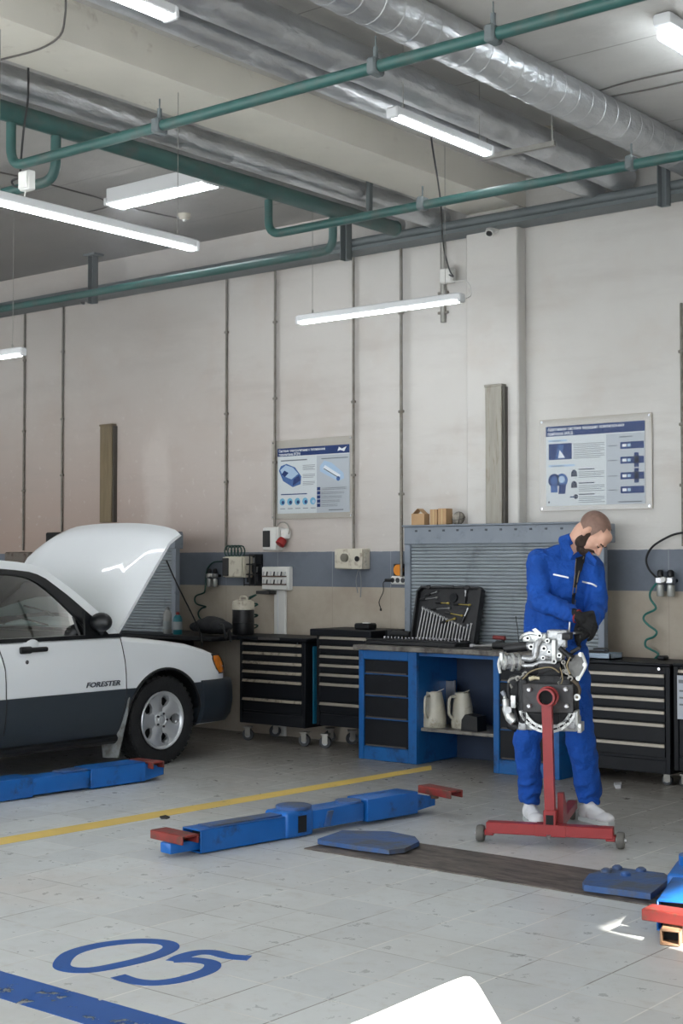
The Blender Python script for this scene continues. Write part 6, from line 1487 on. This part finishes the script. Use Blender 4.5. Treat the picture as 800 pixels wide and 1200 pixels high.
# gloves: five fingers each, closed on the tool
def hand(wr, dirp, side_, down, nm, curl):
    """dirp: wrist->knuckles, side_: towards the little finger, down: palm normal"""
    m = MB(); d, s_, n_ = V(dirp).normalized(), V(side_).normalized(), V(down).normalized(); K = wr+d*.088
    m.cone(wr-d*.035, .030, wr+d*.02, .031, 16)
    for t in (-.030, -.010, .010, .030): m.cone(wr+d*.015+s_*t*.6, .021, K+s_*t, .0145, 12)
    for t, ln in ((-.032, .078), (-.011, .086), (.011, .080), (.031, .064)):
        p = K+s_*t; a = d; q = p; r = .0112
        for seg_, L in enumerate((.45, .32, .26)):
            an = curl*(seg_+1)*.62; v_ = d*math.cos(an)+n_*math.sin(an); q2 = q+v_*ln*L; m.cone(q, r, q2, r*.92, 12); q = q2; r *= .93
    b0 = wr+d*.025-s_*.028; b1 = b0+(d*.5-s_*.75+n_*.35).normalized()*.045; b2 = b1+(d*.75+s_*.05+n_*.6).normalized()*.032; b3 = b2+(d*.5+s_*.45+n_*.7).normalized()*.026
    m.cone(b0, .018, b1, .0145, 12); m.cone(b1, .0140, b2, .0122, 12); m.cone(b2, .0122, b3, .011, 12)
    return organic(m, nm, MGLOVE, man, .004, 2)
kR = Q(700, 738, -.285); hand(wrR, kR-wrR, V((-.35, .15, -.9)), V((-.25, .35, -.85)) if False else V((-.45, .45, -.75)), 'glove', 1.05)
kL = Q(678, 744, -.30); hand(wrL, kL-wrL, V((.15, -.5, -.8)), V((.2, .55, -.6)), 'glove', 1.1)
q = wrR.lerp(elR, .0); dd = (wrR-elR).normalized(); a = dd.orthogonal().normalized(); b = dd.cross(a)
MB().tube([wrR-dd*.012+(a*math.cos(t*PI/10)+b*math.sin(t*PI/10))*.036 for t in range(20)], .0055, 7, closed=True).build('glove_cuff', mat('cuff_red', (150, 48, 48), .6), man)
# shoes
MSHOE = mat('shoe_white', (228, 228, 230), .5, dirt=(190, 188, 184), dscale=12, dth=.66)
def shoe(ank, ang, nm='shoe'):
    Ms = Matrix.Translation((ank.x, ank.y, 0)) @ Matrix.Rotation(ang, 4, 'Z') @ Matrix.Diagonal((.90, .95, 1, 1))   # +x of the shoe frame = toe
    m = MB(); m.sph((-.03, 0, .050), (.062, .043, .052)); m.sph((.05, 0, .042), (.085, .046, .045)); m.sph((.135, .002, .034), (.070, .048, .034)); m.cone((-.01, 0, .06), .042, (.0, 0, .105), .040); m.cone((.02, 0, .075), .032, (.10, 0, .050), .032)
    m.xf(Ms); m2 = organic(m, nm, MSHOE, man, .005, 3)
    s_ = MB(); P_ = [(-.088, 0), (-.078, .032), (-.04, .043), (.04, .043), (.10, .051), (.16, .046), (.196, .026), (.206, 0), (.196, -.03), (.15, -.049), (.09, -.05), (.03, -.042), (-.04, -.040), (-.08, -.028)]
    s_.prism([(x, y, 0) for x, y in P_], (0, 0, .022)).xf(Ms).build('sole', mat('sole_grey', (200, 204, 204), .6), m2)
    for i in range(5):
        x = .035+i*.018; z = .098-.009*i; MB().tube([(x, -.022, z-.006), (x+.006, 0, z+.001), (x, .022, z-.006)], .0032, 6, smooth=3).xf(Ms).build('lace', MSHOE, m2)
shoe(V((anR.x, .065, 0)), -PI/2+.12); shoe(V((anL.x, .045, 0)), -PI/2+.60)
# the ratchet in his hands
a, b = Q(676, 742, -.30), Q(656, 742, -.30); MI = MM
t = MB().m(MSTEEL).cyl(a, b, .007, seg=10).m(MBLACK).cyl(a+V((.03, 0, 0)), a-V((.01, 0, 0)), .011, seg=12).m(MSTEEL).cyl(b+V((0, 0, -.012)), b+V((0, 0, .014)), .018, seg=16).cyl(Q(666.5, 742, -.30), Q(667.5, 729, -.30), .006, seg=8)
t.xf(MM); tag(t.build('ratchet_wrench'), 'steel ratchet wrench held in the gloved hands over the engine', 'wrench')
# ================================================================== smoke haze under the ceiling
hm = bpy.data.materials.new('haze'); hm.use_nodes = True; n_ = hm.node_tree.nodes; l_ = hm.node_tree.links
for x in list(n_): n_.remove(x)
ho = n_.new('ShaderNodeOutputMaterial'); hv = n_.new('ShaderNodeVolumeScatter'); hv.inputs['Color'].default_value = (.94, .97, 1, 1); hv.inputs['Anisotropy'].default_value = .2
hg = n_.new('ShaderNodeNewGeometry'); hP = hg.outputs['Position']
den = None
for c_, r_, k_ in ((at(140, 325, y=8.3), 1.7, .17), (at(330, 230, y=7.5), 2.0, .03), (at(700, 210, y=8.2), 2.0, .11), (at(80, 60, z=4.0), 1.5, .02)):
    vd = n_.new('ShaderNodeVectorMath'); vd.operation = 'DISTANCE'; l_.new(hP, vd.inputs[0]); vd.inputs[1].default_value = c_
    v_ = rng(n_, l_, vd.outputs['Value'], r_, 0, 0, k_); den = v_ if den is None else math_(n_, l_, 'ADD', den, v_)
nz = rng(n_, l_, noise(n_, l_, hP, 1.3, 4, .6), .38, .68, .15, 1.6)
den = math_(n_, l_, 'ADD', math_(n_, l_, 'MULTIPLY', den, nz), .006); l_.new(den, hv.inputs['Density'])
l_.new(hv.outputs[0], ho.inputs['Volume'])
hz = MB().bx(-13, 1.5, 3.0, 9.28, 2.5, ZC-.03).build('haze', hm, smooth=False); hz['kind'] = 'stuff'; tag(hz, 'thin pale smoke haze hanging under the ceiling of the workshop', 'haze')
